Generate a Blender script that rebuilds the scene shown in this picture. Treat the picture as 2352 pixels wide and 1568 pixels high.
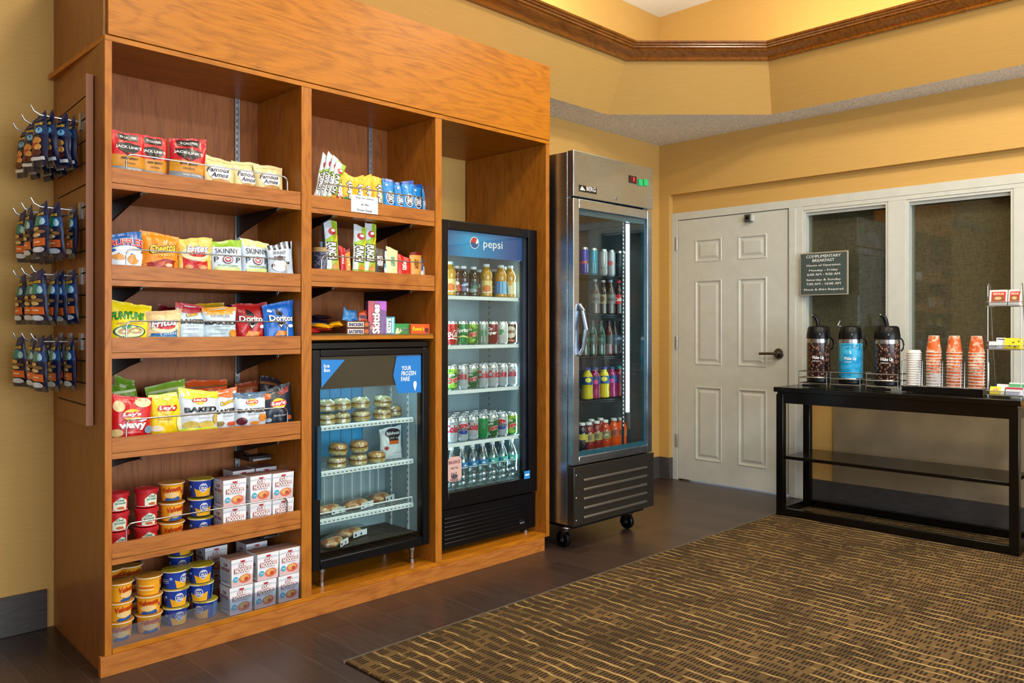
import bpy, bmesh, math, random
from mathutils import Vector, Matrix, Euler, noise
PI = math.pi
for _o in list(bpy.data.objects): bpy.data.objects.remove(_o)
SC = bpy.context.scene
COL = SC.collection

# ------------------------------------------------------------------ camera
# room axes: X runs along the shelving wall, Y into it, Z up, camera above the origin
FPX, CX, HZ, EYE = 1858.0, 1176.0, 750.0, 1.2
cd = bpy.data.cameras.new('camera'); cam = bpy.data.objects.new('camera', cd); COL.objects.link(cam)
cam.location = (0, 0, EYE); cam.rotation_euler = (PI/2, 0, -PI/4)
cd.sensor_width = 36; cd.lens = 36*FPX/2352; cd.shift_y = -(784-HZ)/2352; cd.clip_start = 0.05
SC.camera = cam

def XP(px, Y):            # x of image column px on the plane y=Y
    a = (px-CX)/FPX
    return Y*(1+a)/(1-a)
def YP(px, X):
    a = (px-CX)/FPX
    return X*(1-a)/(1+a)
def ZP(px, py, Y):
    a = (px-CX)/FPX
    return EYE+(HZ-py)/FPX*(Y*1.41421/(1-a))
def ZX(px, py, X):
    a = (px-CX)/FPX
    return EYE+(HZ-py)/FPX*(X*1.41421/(1+a))

# ------------------------------------------------------------------ view, world, lights
SC.view_settings.view_transform = 'Standard'; SC.view_settings.look = 'None'
SC.view_settings.gamma = 1.0; SC.view_settings.exposure = -0.1; SC.view_settings.use_curve_mapping = False
SC.cycles.max_bounces = 8; SC.cycles.diffuse_bounces = 4; SC.cycles.glossy_bounces = 4
SC.cycles.transparent_max_bounces = 16; SC.cycles.transmission_bounces = 4
SC.cycles.caustics_reflective = False; SC.cycles.caustics_refractive = False
SC.cycles.sample_clamp_indirect = 4.0
W = bpy.data.worlds.new('world'); SC.world = W; W.use_nodes = True
_b = W.node_tree.nodes['Background']; _b.inputs[0].default_value = (0.75, 0.86, 1.0, 1); _b.inputs[1].default_value = 1.0

def area(name, loc, rot, sx, sy, power, col, spread=180):
    l = bpy.data.lights.new(name, 'AREA'); l.shape = 'RECTANGLE'; l.size = sx; l.size_y = sy
    l.energy = power; l.color = col; l.spread = math.radians(spread)
    o = bpy.data.objects.new(name, l); o.location = loc; o.rotation_euler = rot; COL.objects.link(o); return o
DAY = (0.80, 0.90, 1.0); WARM = (1.0, 0.86, 0.66)
# daylight through the window behind the camera
area('rear_window_light', (2.1, -3.35, 1.45), (PI/2, 0, 0), 5.0, 2.0, 290, DAY)
area('left_fill_light', (-2.35, -0.9, 1.4), (PI/2, 0, math.radians(-78)), 3.0, 1.9, 34, DAY)  # added fill, no known window there; brightens the wall on the left
# recessed ceiling lights of the raised ceiling
for _x, _y in ((1.9, -0.8), (3.9, -0.8), (1.7, 1.3), (3.7, 1.2)):
    area('ceiling_light', (_x, _y, 3.60), (0, 0, 0), 0.5, 0.5, 50, WARM)
# cove strips lying behind the cornice, lighting the walls above it
area('cove_light', (1.6, 3.42, 2.985), (PI-0.35, 0, 0), 5.0, 0.08, 80, (1.0, 0.84, 0.58))
area('cove_light', (5.10, 0.6, 2.985), (0, PI-0.35, 0), 0.08, 4.2, 46, (1.0, 0.84, 0.58))

# ------------------------------------------------------------------ materials
def lin(h):
    h = h.lstrip('#'); c = [int(h[i:i+2], 16)/255 for i in (0, 2, 4)]
    return tuple(((x+0.055)/1.055)**2.4 if x > 0.04045 else x/12.92 for x in c)+(1.0,)
MATS = {}
def new_mat(name):
    m = bpy.data.materials.new(name); m.use_nodes = True
    return m, m.node_tree, m.node_tree.nodes['Principled BSDF']
def setp(p, col=None, rough=None, metal=None, spec=None, coat=None):
    if col is not None: p.inputs['Base Color'].default_value = col
    if rough is not None: p.inputs['Roughness'].default_value = rough
    if metal is not None: p.inputs['Metallic'].default_value = metal
    if spec is not None: p.inputs['Specular IOR Level'].default_value = spec
    if coat is not None: p.inputs['Coat Weight'].default_value = coat
class N:
    def __init__(s, nt): s.t = nt
    def new(s, ty, **k):
        n = s.t.nodes.new(ty)
        for a, b in k.items(): setattr(n, a, b)
        return n
    def put(s, sock, v):
        if isinstance(v, (int, float)): sock.default_value = v
        elif isinstance(v, (tuple, list)): sock.default_value = v
        elif v is not None: s.t.links.new(v, sock)
    def m(s, op, a, b=None, c=None, clamp=False):
        n = s.new('ShaderNodeMath', operation=op, use_clamp=clamp)
        for i, v in enumerate((a, b, c)):
            if v is not None: s.put(n.inputs[i], v)
        return n.outputs[0]
    def coord(s, scale=(1, 1, 1), rot=(0, 0, 0), kind='Object'):
        tc = s.new('ShaderNodeTexCoord'); mp = s.new('ShaderNodeMapping')
        s.t.links.new(tc.outputs[kind], mp.inputs[0]); mp.inputs['Scale'].default_value = scale; mp.inputs['Rotation'].default_value = rot
        return mp.outputs[0]
    def noise(s, vec, scale=5, detail=3, rough=0.5, dist=0.0):
        n = s.new('ShaderNodeTexNoise'); s.put(n.inputs['Vector'], vec)
        n.inputs['Scale'].default_value = scale; n.inputs['Detail'].default_value = detail
        n.inputs['Roughness'].default_value = rough; n.inputs['Distortion'].default_value = dist
        return n.outputs[0]
    def ramp(s, fac, stops, interp='LINEAR'):
        n = s.new('ShaderNodeValToRGB'); n.color_ramp.interpolation = interp; e = n.color_ramp.elements
        while len(e) < len(stops): e.new(0.5)
        for i, (p, c) in enumerate(stops): e[i].position = p; e[i].color = c if len(c) == 4 else (*c, 1)
        s.put(n.inputs[0], fac); return n.outputs[0]
    def mix(s, fac, a, b):
        n = s.new('ShaderNodeMix', data_type='RGBA'); s.put(n.inputs[0], fac); s.put(n.inputs[6], a); s.put(n.inputs[7], b)
        return n.outputs[2]
    def bump(s, h, strength, dist, p):
        n = s.new('ShaderNodeBump'); n.inputs['Strength'].default_value = strength; n.inputs['Distance'].default_value = dist
        s.put(n.inputs['Height'], h); s.t.links.new(n.outputs[0], p.inputs['Normal'])
def P(h, rough=0.45, metal=0.0, coat=0.0):     # plain printed / moulded colour with a faint procedural mottling
    k = (h, rough, metal, coat)
    if k in MATS: return MATS[k]
    m, t, p = new_mat('print_'+h.strip('#')); setp(p, lin(h), rough, metal, coat=coat)
    n = N(t); v = n.noise(n.coord(), 60, 2)
    p.inputs['Roughness'].default_value = rough
    n.put(p.inputs['Roughness'], n.m('MULTIPLY_ADD', v, 0.16, rough-0.08, clamp=True))
    MATS[k] = m; return m
def emis(h, s):
    k = ('e', h, s)
    if k in MATS: return MATS[k]
    m, t, p = new_mat('glow_'+h.strip('#')); setp(p, lin(h), 0.4)
    p.inputs['Emission Color'].default_value = lin(h); p.inputs['Emission Strength'].default_value = s
    MATS[k] = m; return m
def wood(name, light, dark, axis, rough=0.38):
    m, t, p = new_mat(name); n = N(t)
    sc = {'x': (1.2, 14, 14), 'z': (14, 14, 1.2)}[axis]
    sb = {'x': (0.9, 5, 5), 'z': (5, 5, 0.9)}[axis]
    fine = n.noise(n.coord(tuple(3*q for q in sc)), 3.2, 5, 0.65, 0.3)
    cath = n.noise(n.coord(sb), 1.3, 2, 0.5, 0.8)
    ring = n.m('ABSOLUTE', n.m('SINE', n.m('MULTIPLY', cath, 30)))
    f = n.m('ADD', n.m('MULTIPLY', fine, 0.85), n.m('MULTIPLY', ring, 0.17))
    n.put(p.inputs['Base Color'], n.ramp(f, [(0.28, lin(dark)), (0.62, lin(light))]))
    setp(p, None, rough, spec=0.28 if rough > .3 else .6, coat=0.0)
    n.bump(fine, 0.15, 0.002, p); return m
WX = wood('cherry_wood_horizontal', '#b26d12', '#8b500a', 'x')
WLIP = wood('cherry_wood_lip', '#ab6a2c', '#884b1c', 'x')
WZ = wood('cherry_wood_vertical', '#ae6b20', '#8c5014', 'z')
WSIDE = wood('shaded_side_wood', '#8f5c2a', '#75481f', 'z', 0.34)  # darker wood tone: the shade on the unit's left side is put into the colour
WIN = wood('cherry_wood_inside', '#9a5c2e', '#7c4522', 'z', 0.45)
def wallpaper(name, c1, c2):
    m, t, p = new_mat(name); n = N(t)
    a = n.noise(n.coord((2.2, 2.2, 60)), 4, 5, 0.7)
    b = n.noise(n.coord((50, 50, 50)), 4, 2, 0.6)
    f = n.m('ADD', n.m('MULTIPLY', a, 0.75), n.m('MULTIPLY', b, 0.25))
    n.put(p.inputs['Base Color'], n.ramp(f, [(0.35, lin(c2)), (0.65, lin(c1))]))
    setp(p, None, 0.62, spec=0.35); n.bump(a, 0.12, 0.001, p); return m
PAPER = wallpaper('mustard_wallpaper', '#cfa65e', '#c69d55')
def textured_ceiling():
    m, t, p = new_mat('popcorn_ceiling'); n = N(t)
    a = n.noise(n.coord(), 90, 3, 0.7); n.put(p.inputs['Base Color'], n.ramp(a, [(0.38, lin('#c2ccd9')), (0.6, lin('#ffffff'))]))
    setp(p, None, 0.9); n.bump(a, 0.4, 0.005, p); return m
POP = textured_ceiling()
def simple(name, h, rough=0.5, metal=0, nscale=30, amt=0.08, bump=0.0, coat=0.0):
    m, t, p = new_mat(name); n = N(t); c = lin(h)
    v = n.noise(n.coord(), nscale, 3)
    lo = tuple(max(0, x*(1-amt)) for x in c[:3])+(1,); hi = tuple(min(1, x*(1+amt)) for x in c[:3])+(1,)
    n.put(p.inputs['Base Color'], n.ramp(v, [(0.35, lo), (0.65, hi)])); setp(p, None, rough, metal, coat=coat)
    if bump: n.bump(v, bump, 0.002, p)
    return m
def dull(m, s): m.node_tree.nodes['Principled BSDF'].inputs['Specular IOR Level'].default_value = s; return m
WHITEP = simple('white_gloss_paint', '#c8ccc4', 0.35, nscale=12, amt=0.03)
CEILW = simple('white_ceiling_paint', '#e2e6ea', 0.8, nscale=20, amt=0.02)
BLACKLAC = dull(simple('black_lacquer', '#060504', 0.2, nscale=20, amt=0.2), .4)
BLACKP = dull(simple('black_plastic', '#06070a', 0.32, nscale=40, amt=0.15), .28)
BLACKM = dull(simple('black_metal', '#0a0b0e', 0.38, 0.0, nscale=40, amt=0.15), .3)
CHROME = simple('chrome_wire', '#a6a8aa', 0.27, 1.0, nscale=40, amt=0.04)
ZINC = simple('zinc_strip', '#b9bcbe', 0.35, 0.9, nscale=60, amt=0.1)
NICKEL = simple('dark_nickel', '#6c6a66', 0.28, 1.0, nscale=40, amt=0.06)
LINER = simple('fridge_liner', '#93a8ae', 0.45, nscale=20, amt=0.03)
LINERD = simple('steel_liner', '#6d7c82', 0.35, 0.4, nscale=20, amt=0.05)
WHITEC = simple('white_coated_wire', '#dfe8ea', 0.35, nscale=30, amt=0.03)
DARKT = simple('dark_tray', '#33302c', 0.6, nscale=30, amt=0.1)
PAPERW = simple('white_paper', '#eef1f4', 0.7, nscale=30, amt=0.02)
def steel():
    m, t, p = new_mat('brushed_stainless'); n = N(t)
    a = n.noise(n.coord((3, 3, 260)), 5, 4, 0.7)
    n.put(p.inputs['Base Color'], n.ramp(a, [(0.3, lin('#a6b6ca')), (0.7, lin('#bac9db'))])); setp(p, None, 0.27, 1.0)
    n.put(p.inputs['Roughness'], n.m('MULTIPLY_ADD', a, 0.12, 0.22)); n.bump(n.noise(n.coord((1.2, 1.2, 2.4)), 1.6, 1), 0.6, 0.03, p); return m
STEEL = steel()
def base_mat():
    m, t, p = new_mat('vinyl_baseboard'); n = N(t)
    a = n.noise(n.coord((3, 3, 70)), 4, 4, 0.6)
    n.put(p.inputs['Base Color'], n.ramp(a, [(0.3, lin('#3a3532')), (0.7, lin('#57524f'))])); setp(p, None, 0.32); return m
BASE = base_mat()
def planks():
    m, t, p = new_mat('dark_plank_floor'); n = N(t)
    v = n.coord((1, 1, 1), (0, 0, PI/2))
    br = n.new('ShaderNodeTexBrick'); n.put(br.inputs['Vector'], v); br.offset = 0.37
    br.inputs['Scale'].default_value = 1.0; br.inputs['Brick Width'].default_value = 0.92; br.inputs['Row Height'].default_value = 0.155
    br.inputs['Mortar Size'].default_value = 0.0014; br.inputs['Mortar Smooth'].default_value = 0.3
    br.inputs['Color1'].default_value = lin('#43322a'); br.inputs['Color2'].default_value = lin('#352822'); br.inputs['Mortar'].default_value = lin('#50443b')
    g = n.noise(n.coord((46, 2.0, 1)), 2.5, 4, 0.65)
    gr = n.ramp(g, [(0.3, (0.70, 0.70, 0.70)), (0.7, (1.25, 1.22, 1.2))])
    mx = n.new('ShaderNodeMix', data_type='RGBA', blend_type='MULTIPLY'); mx.inputs[0].default_value = 1
    n.put(mx.inputs[6], br.outputs['Color']); n.put(mx.inputs[7], gr); n.put(p.inputs['Base Color'], mx.outputs[2])
    setp(p, None, 0.36); n.put(p.inputs['Roughness'], n.m('MULTIPLY_ADD', g, 0.25, 0.22)); n.bump(g, 0.12, 0.002, p); return m
FLOORM = planks()
def carpet():
    m, t, p = new_mat('woven_carpet'); n = N(t)
    tc = n.new('ShaderNodeTexCoord'); sp = n.new('ShaderNodeSeparateXYZ'); n.put(sp.inputs[0], tc.outputs['Object'])
    x, y = sp.outputs[0], sp.outputs[1]
    wob = n.noise(n.coord((1.0, 3.2, 1)), 1.6, 3, 0.6)
    r = n.m('ADD', n.m('DIVIDE', x, 0.052), n.m('MULTIPLY', wob, 1.1))
    fr = n.m('FRACT', r); row = n.m('FLOOR', r)
    cv = n.new('ShaderNodeCombineXYZ'); n.put(cv.inputs[0], row); n.put(cv.inputs[1], n.m('MULTIPLY', y, 3.0))
    hsh = n.noise(cv.outputs[0], 1.7, 2, 0.6)
    # long pale threads between the rows
    line = n.m('MULTIPLY', n.m('LESS_THAN', n.m('ABSOLUTE', n.m('SUBTRACT', fr, 0.12)), 0.07), n.m('GREATER_THAN', hsh, 0.50))
    # dark weft dashes crossing the rows
    cell = n.m('FRACT', n.m('ADD', n.m('DIVIDE', y, 0.0145), n.m('MULTIPLY', row, 0.37)))
    cid = n.m('FLOOR', n.m('ADD', n.m('DIVIDE', y, 0.0145), n.m('MULTIPLY', row, 0.37)))
    cv2 = n.new('ShaderNodeCombineXYZ'); n.put(cv2.inputs[0], cid); n.put(cv2.inputs[1], row)
    wn = n.new('ShaderNodeTexWhiteNoise', noise_dimensions='2D'); n.put(wn.inputs['Vector'], cv2.outputs[0])
    frd = n.m('SUBTRACT', 0.5, n.m('ABSOLUTE', n.m('SUBTRACT', fr, 0.62)))
    dash = n.m('MULTIPLY', n.m('LESS_THAN', cell, 0.62), n.m('MULTIPLY', n.m('GREATER_THAN', frd, n.m('MULTIPLY_ADD', wn.outputs[0], 0.12, 0.12)), n.m('GREATER_THAN', wn.outputs[0], 0.14)))
    patch = n.noise(n.coord((1, 1, 1)), 3.5, 3, 0.6)
    fib = n.noise(n.coord((1, 1, 1)), 330, 2, 0.6)
    mid = n.ramp(n.m('ADD', n.m('MULTIPLY', patch, 0.6), n.m('MULTIPLY', fib, 0.4)), [(0.34, lin('#423521')), (0.64, lin('#6f5836'))])
    c = n.mix(line, mid, n.ramp(hsh, [(0.48, lin('#806b45')), (0.64, lin('#b89a60'))]))
    c = n.mix(n.m('MULTIPLY', dash, 0.92), c, n.ramp(fib, [(0.3, lin('#1a1410')), (0.7, lin('#33271f'))]))
    n.put(p.inputs['Base Color'], c); setp(p, None, 0.95, spec=0.1); n.bump(n.m('ADD', fib, n.m('MULTIPLY', dash, -0.6)), 0.5, 0.004, p); return m
CARPET = carpet()
def clear(name, tint='#ffffff', refl=1.0, rough=0.02, base=0.03):
    m, t, p = new_mat(name); n = N(t); t.nodes.remove(p)
    tr = n.new('ShaderNodeBsdfTransparent'); tr.inputs[0].default_value = lin(tint)
    gl = n.new('ShaderNodeBsdfGlossy'); gl.inputs['Roughness'].default_value = rough
    lw = n.new('ShaderNodeNewGeometry'); dt = n.new('ShaderNodeVectorMath', operation='DOT_PRODUCT')
    n.put(dt.inputs[0], lw.outputs['Incoming']); n.put(dt.inputs[1], lw.outputs['Normal'])
    fr = n.m('POWER', n.m('SUBTRACT', 1.0, n.m('ABSOLUTE', dt.outputs['Value']), clamp=True), 5.0)
    v = n.noise(n.coord(), 3, 2)
    fac = n.m('MULTIPLY_ADD', fr, refl, n.m('MULTIPLY_ADD', v, base, base*.6), clamp=True)
    mx = n.new('ShaderNodeMixShader'); n.put(mx.inputs[0], fac); n.put(mx.inputs[1], tr.outputs[0]); n.put(mx.inputs[2], gl.outputs[0])
    n.put(t.nodes['Material Output'].inputs[0], mx.outputs[0]); return m
GLASS = clear('clear_glass', '#f4faf9', 0.9, base=.035)
GLASSD = clear('window_glass', '#e6e8e2', 0.9, 0.03, 0.05)
ACRYL = clear('clear_acrylic', '#e6ecf2', 1.0, 0.06, 0.07)
WATER = clear('clear_bottle', '#e6f4f5', 1.0, 0.12, 0.20)
FILM = clear('cling_film', '#f6f8f4', 0.8, 0.18, 0.11)
def shade():
    m, t, p = new_mat('woven_shade'); n = N(t)
    a = n.noise(n.coord((1, 6, 140)), 4, 3, 0.7); b = n.noise(n.coord((1, 140, 6)), 4, 3, 0.7)
    f = n.m('ADD', n.m('MULTIPLY', a, 0.5), n.m('MULTIPLY', b, 0.5))
    n.put(p.inputs['Base Color'], n.ramp(f, [(0.4, lin('#504b40')), (0.6, lin('#8e8774'))])); setp(p, None, 0.9); return m
SHADE = shade()
def beans():
    m, t, p = new_mat('coffee_bean_print'); n = N(t)
    v = n.new('ShaderNodeTexVoronoi', feature='F1'); n.put(v.inputs['Vector'], n.coord((1, 1, 0.8))); v.inputs['Scale'].default_value = 70
    n.put(p.inputs['Base Color'], n.ramp(v.outputs['Distance'], [(0.10, lin('#c3a08c')), (0.30, lin('#6b4434')), (0.55, lin('#1d1214'))])); setp(p, None, 0.25); return m
BEANS = beans()
def mottled(name, c1, c2, scale, rough=0.5, p1=0.42, p2=0.56):
    k = ('mot', c1, c2, scale)
    if k in MATS: return MATS[k]
    m, t, p = new_mat(name); n = N(t)
    n.put(p.inputs['Base Color'], n.ramp(n.noise(n.coord(), scale, 4, 0.65), [(p1, lin(c1)), (p2, lin(c2))])); setp(p, None, rough)
    MATS[k] = m; return m

# ------------------------------------------------------------------ mesh builder
class MB:
    def __init__(s): s.v = []; s.f = []; s.m = []; s.mats = []
    def mi(s, mat):
        if mat not in s.mats: s.mats.append(mat)
        return s.mats.index(mat)
    def add(s, vs, fs, mat):
        b = len(s.v); k = s.mi(mat); s.v += [tuple(v) for v in vs]
        for f in fs: s.f.append([b+i for i in f]); s.m.append(k)
        return s
    def box(s, x0, x1, y0, y1, z0, z1, mat):
        return s.add([(x0, y0, z0), (x1, y0, z0), (x1, y1, z0), (x0, y1, z0), (x0, y0, z1), (x1, y0, z1), (x1, y1, z1), (x0, y1, z1)],
                     [(0, 3, 2, 1), (4, 5, 6, 7), (0, 1, 5, 4), (1, 2, 6, 5), (2, 3, 7, 6), (3, 0, 4, 7)], mat)
    def prism(s, pts, axis, a, b, mat):   # polygon extruded along an axis; pts are the other two coordinates
        mk = {'x': lambda p, q: (q, p[0], p[1]), 'y': lambda p, q: (p[0], q, p[1]), 'z': lambda p, q: (p[0], p[1], q)}[axis]
        n = len(pts)
        return s.add([mk(p, a) for p in pts]+[mk(p, b) for p in pts],
                     [list(range(n))[::-1], list(range(n, 2*n))]+[(i, (i+1) % n, n+(i+1) % n, n+i) for i in range(n)], mat)
    def grid(s, fn, nu, nv, mat):
        vs = [fn(i/nu, j/nv) for j in range(nv+1) for i in range(nu+1)]
        return s.add(vs, [(j*(nu+1)+i, j*(nu+1)+i+1, (j+1)*(nu+1)+i+1, (j+1)*(nu+1)+i) for j in range(nv) for i in range(nu)], mat)
    def lathe(s, prof, mat, c=(0, 0, 0), n=20, caps=True, axis='z'):
        vs = []
        for r, z in prof:
            for i in range(n):
                a = 2*PI*i/n; q = (r*math.cos(a), r*math.sin(a), z)
                if axis == 'y': q = (q[0], q[2], q[1])
                if axis == 'x': q = (q[2], q[0], q[1])
                vs.append((c[0]+q[0], c[1]+q[1], c[2]+q[2]))
        fs = [(j*n+i, j*n+(i+1) % n, (j+1)*n+(i+1) % n, (j+1)*n+i) for j in range(len(prof)-1) for i in range(n)]
        if caps: fs += [list(range(n))[::-1], list(range((len(prof)-1)*n, len(prof)*n))]
        return s.add(vs, fs, mat)
    def tube(s, pts, r, mat, n=6, closed=False):
        pts = [Vector(p) for p in pts]; k = len(pts); vs = []; up = Vector((0.13, 0.21, 0.97))
        for i, p in enumerate(pts):
            if closed: d = pts[(i+1) % k]-pts[i-1]
            else: d = pts[min(i+1, k-1)]-pts[max(i-1, 0)]
            d.normalize(); a = d.cross(up)
            if a.length < 0.05: a = d.cross(Vector((1, 0, 0)))
            a.normalize(); b = d.cross(a)
            for j in range(n):
                t = 2*PI*j/n; vs.append(p+a*(r*math.cos(t))+b*(r*math.sin(t)))
        fs = []
        for i in range(k if closed else k-1):
            i2 = (i+1) % k
            fs += [(i*n+j, i*n+(j+1) % n, i2*n+(j+1) % n, i2*n+j) for j in range(n)]
        if not closed: fs += [list(range(n))[::-1], list(range((k-1)*n, k*n))]
        return s.add(vs, fs, mat)
    def build(s, name, parent=None, loc=None, rot=None, smooth=True, bevel=0.0, org=None, ang=35):
        if org is None and parent is not None and loc is None: org = parent.get('org')
        if org is not None: s.v = [(a-org[0], b-org[1], c-org[2]) for a, b, c in s.v]
        me = bpy.data.meshes.new(name); me.from_pydata(s.v, [], s.f)
        for m in s.mats: me.materials.append(m)
        me.polygons.foreach_set('material_index', s.m)
        if smooth:
            me.polygons.foreach_set('use_smooth', [True]*len(s.f))
            me.set_sharp_from_angle(angle=math.radians(ang))
        me.update()
        o = bpy.data.objects.new(name, me); COL.objects.link(o)
        if parent is not None: o.parent = parent
        if loc is not None: o.location = loc
        if rot is not None: o.rotation_euler = rot
        if bevel:
            b = o.modifiers.new('bevel', 'BEVEL'); b.width = bevel; b.segments = 2; b.limit_method = 'ANGLE'; b.angle_limit = math.radians(40)
        return o
def thing(name, label, cat, loc=(0, 0, 0), rot=(0, 0, 0), group=None, world=False):
    o = bpy.data.objects.new(name, None); o.empty_display_size = 0.05; COL.objects.link(o)
    o.location = loc; o.rotation_euler = rot; o['label'] = label; o['category'] = cat
    if group: o['group'] = group
    if world: o['org'] = tuple(loc)
    return o
def tag(o, label, cat, group=None, kind=None):
    o['label'] = label; o['category'] = cat
    if group: o['group'] = group
    if kind: o['kind'] = kind
    return o
def struct(mb, name, **k):
    o = mb.build(name, **k); o['kind'] = 'structure'; return o
def dup(root, loc, rot, label, group=None):
    r = root.copy(); COL.objects.link(r); r.location = loc; r.rotation_euler = rot; r['label'] = label
    if group: r['group'] = group
    for ch in list(root.children):
        c = ch.copy(); COL.objects.link(c); c.parent = r
        for g in ch.children:
            d = g.copy(); COL.objects.link(d); d.parent = c
    return r
ORD = ['first', 'second', 'third', 'fourth', 'fifth', 'sixth', 'seventh', 'eighth', 'ninth', 'tenth', 'eleventh', 'twelfth', 'thirteenth', 'fourteenth']

# ------------------------------------------------------------------ printed graphics on a surface
TXT = {}
def text_geo(s, bold):
    k = (s, bold)
    if k in TXT: return TXT[k]
    cu = bpy.data.curves.new('lettering', 'FONT'); cu.body = s; cu.resolution_u = 2; cu.offset = bold; cu.size = 1
    ob = bpy.data.objects.new('lettering', cu); COL.objects.link(ob)
    me = bpy.data.meshes.new_from_object(ob)
    vs = [v.co.copy() for v in me.vertices]; fs = [list(p.vertices) for p in me.polygons]
    bpy.data.objects.remove(ob); bpy.data.curves.remove(cu); bpy.data.meshes.remove(me)
    x0 = min(v.x for v in vs); x1 = max(v.x for v in vs); y0 = min(v.y for v in vs); y1 = max(v.y for v in vs)
    TXT[k] = ([((v.x-x0)/(x1-x0), (v.y-y0)/(y1-y0)) for v in vs], fs); return TXT[k]
def d_text(mb, f, s, cx, cz, w, h, mat, off, rot=0, shear=0, bold=0.0, arch=0.0, cut=0.008):
    vs, fs = text_geo(s, bold); c, sn = math.cos(rot), math.sin(rot)
    P2 = [((u-0.5)*w+shear*(v-0.5)*h, (v-0.5)*h+arch*(1-(2*u-1)**2)) for u, v in vs]
    P2 = [(cx+a*c-b*sn, cz+a*sn+b*c) for a, b in P2]
    if h > 0.012 or w > 0.05:
        bm = bmesh.new(); bv = [bm.verts.new((a, b, 0)) for a, b in P2]
        for q in fs:
            try: bm.faces.new([bv[i] for i in q])
            except ValueError: pass
        bmesh.ops.triangulate(bm, faces=bm.faces[:])
        for _ in range(2):
            e = [e for e in bm.edges if e.calc_length() > cut]
            if e: bmesh.ops.subdivide_edges(bm, edges=e, cuts=1); bmesh.ops.triangulate(bm, faces=[q for q in bm.faces if len(q.verts) > 3])
        bm.verts.index_update()
        P2 = [(v.co.x, v.co.y) for v in bm.verts]; fs = [[v.index for v in q.verts] for q in bm.faces]; bm.free()
    mb.add([f(a, b, off) for a, b in P2], fs, mat)
def d_poly(mb, f, pts, mat, off, rings=3, sub=0.012):
    q = []
    for i, p in enumerate(pts):      # subdivide outline
        r = pts[(i+1) % len(pts)]; k = max(1, int(math.hypot(r[0]-p[0], r[1]-p[1])/sub))
        q += [(p[0]+(r[0]-p[0])*j/k, p[1]+(r[1]-p[1])*j/k) for j in range(k)]
    cx = sum(p[0] for p in q)/len(q); cz = sum(p[1] for p in q)/len(q); n = len(q)
    vs = [f(cx, cz, off)]
    for k in range(1, rings+1):
        t = k/rings; vs += [f(cx+(a-cx)*t, cz+(b-cz)*t, off) for a, b in q]
    fs = [(0, 1+i, 1+(i+1) % n) for i in range(n)]
    for k in range(rings-1): fs += [(1+k*n+i, 1+(k+1)*n+i, 1+(k+1)*n+(i+1) % n, 1+k*n+(i+1) % n) for i in range(n)]
    mb.add(vs, fs, mat)
def apply_design(mb, f, w, h, design, rough=0.35, o0=0.0006, st=0.00035):
    """design items, all in fractions of the face: ('r',u0,u1,v0,v1,col) ('e',u,v,ru,rv,col) ('p',pts,col) ('t',text,u,v,W,H,col[,opts])"""
    for k, it in enumerate(design):
        off = o0+st*k; ty = it[0]
        X = lambda u: (u-0.5)*w
        if ty == 'r':
            _, u0, u1, v0, v1, c = it; m = P(c, rough); nu = max(1, int((u1-u0)*w/0.012)); nv = max(1, int((v1-v0)*h/0.012))
            mb.grid(lambda a, b: f(X(u0+(u1-u0)*a), (v0+(v1-v0)*b)*h, off), nu, nv, m)
        elif ty == 'e':
            _, u, v, ru, rv, c = it; m = P(c, rough)
            d_poly(mb, f, [(X(u)+ru*w*math.cos(t*PI/10), v*h+rv*h*math.sin(t*PI/10)) for t in range(20)], m, off, 3, 0.02)
        elif ty == 'p':
            d_poly(mb, f, [(X(u), v*h) for u, v in it[1]], P(it[2], rough), off)
        elif ty == 't':
            _, s, u, v, W_, H_, c = it[:7]; op = dict(it[7]) if len(it) > 7 else {}
            oc = op.pop('oc', None); ow = op.pop('ow', 0.035)
            if oc: d_text(mb, f, s, X(u), v*h, W_*w*(1+ow*1.2), H_*h*(1+ow*2.4), P(oc, rough), off, **dict(op, bold=op.get('bold', 0)+ow))
            d_text(mb, f, s, X(u), v*h, W_*w, H_*h, P(c, rough), off+st*1.6, **op)
# ------------------------------------------------------------------ room shell
XR, XU, YB, YL = 5.43, 5.38, 3.724, 3.60      # door wall, upper right wall, back wall, furred wall behind the shelves
ZC, ZT = 2.638, 3.66
XL, YF = -2.5, -3.5
struct(MB().box(XL-.1, XR+.4, YF-.1, YB+.3, -0.1, 0.0, FLOORM), 'floor', smooth=False)
struct(MB().box(XL-.1, XR+.4, YF-.1, YB+.3, ZT, ZT+0.1, CEILW), 'ceiling', smooth=False)
b = MB(); b.box(XL-.1, XR+.4, YB, YB+0.2, 0, ZT, PAPER); b.box(XL, 3.245, YL, YB, 0, 2.6, PAPER)
struct(b, 'wall_back', smooth=False)
# right wall: upper part stands 5 cm proud; door and window openings in the lower part
DY0, DY1 = 2.66, 3.575                         # door leaf
WZ0, WZ1 = 0.76, 2.008
b = MB()
b.box(XU, XR+.2, YF, YB, 2.235, ZT, PAPER)                       # proud upper part
b.box(XU, XR, 3.63, YB, 0, 2.235, PAPER)                         # corner strip
b.box(XR, XR+.16, 3.575, YB, 0, 2.235, PAPER)
b.box(XR, XR+.16, DY0, DY1, 2.035, 2.235, PAPER)
b.box(XR, XR+.16, 2.55, DY0, 0, 2.235, PAPER)
b.box(XR, XR+.16, 1.27, 2.55, 0, WZ0, PAPER)
b.box(XR, XR+.16, 1.27, 2.55, WZ1, 2.235, PAPER)
b.box(XR, XR+.16, YF, 1.27, 0, 2.235, PAPER)
struct(b, 'wall_right', smooth=False)
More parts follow.
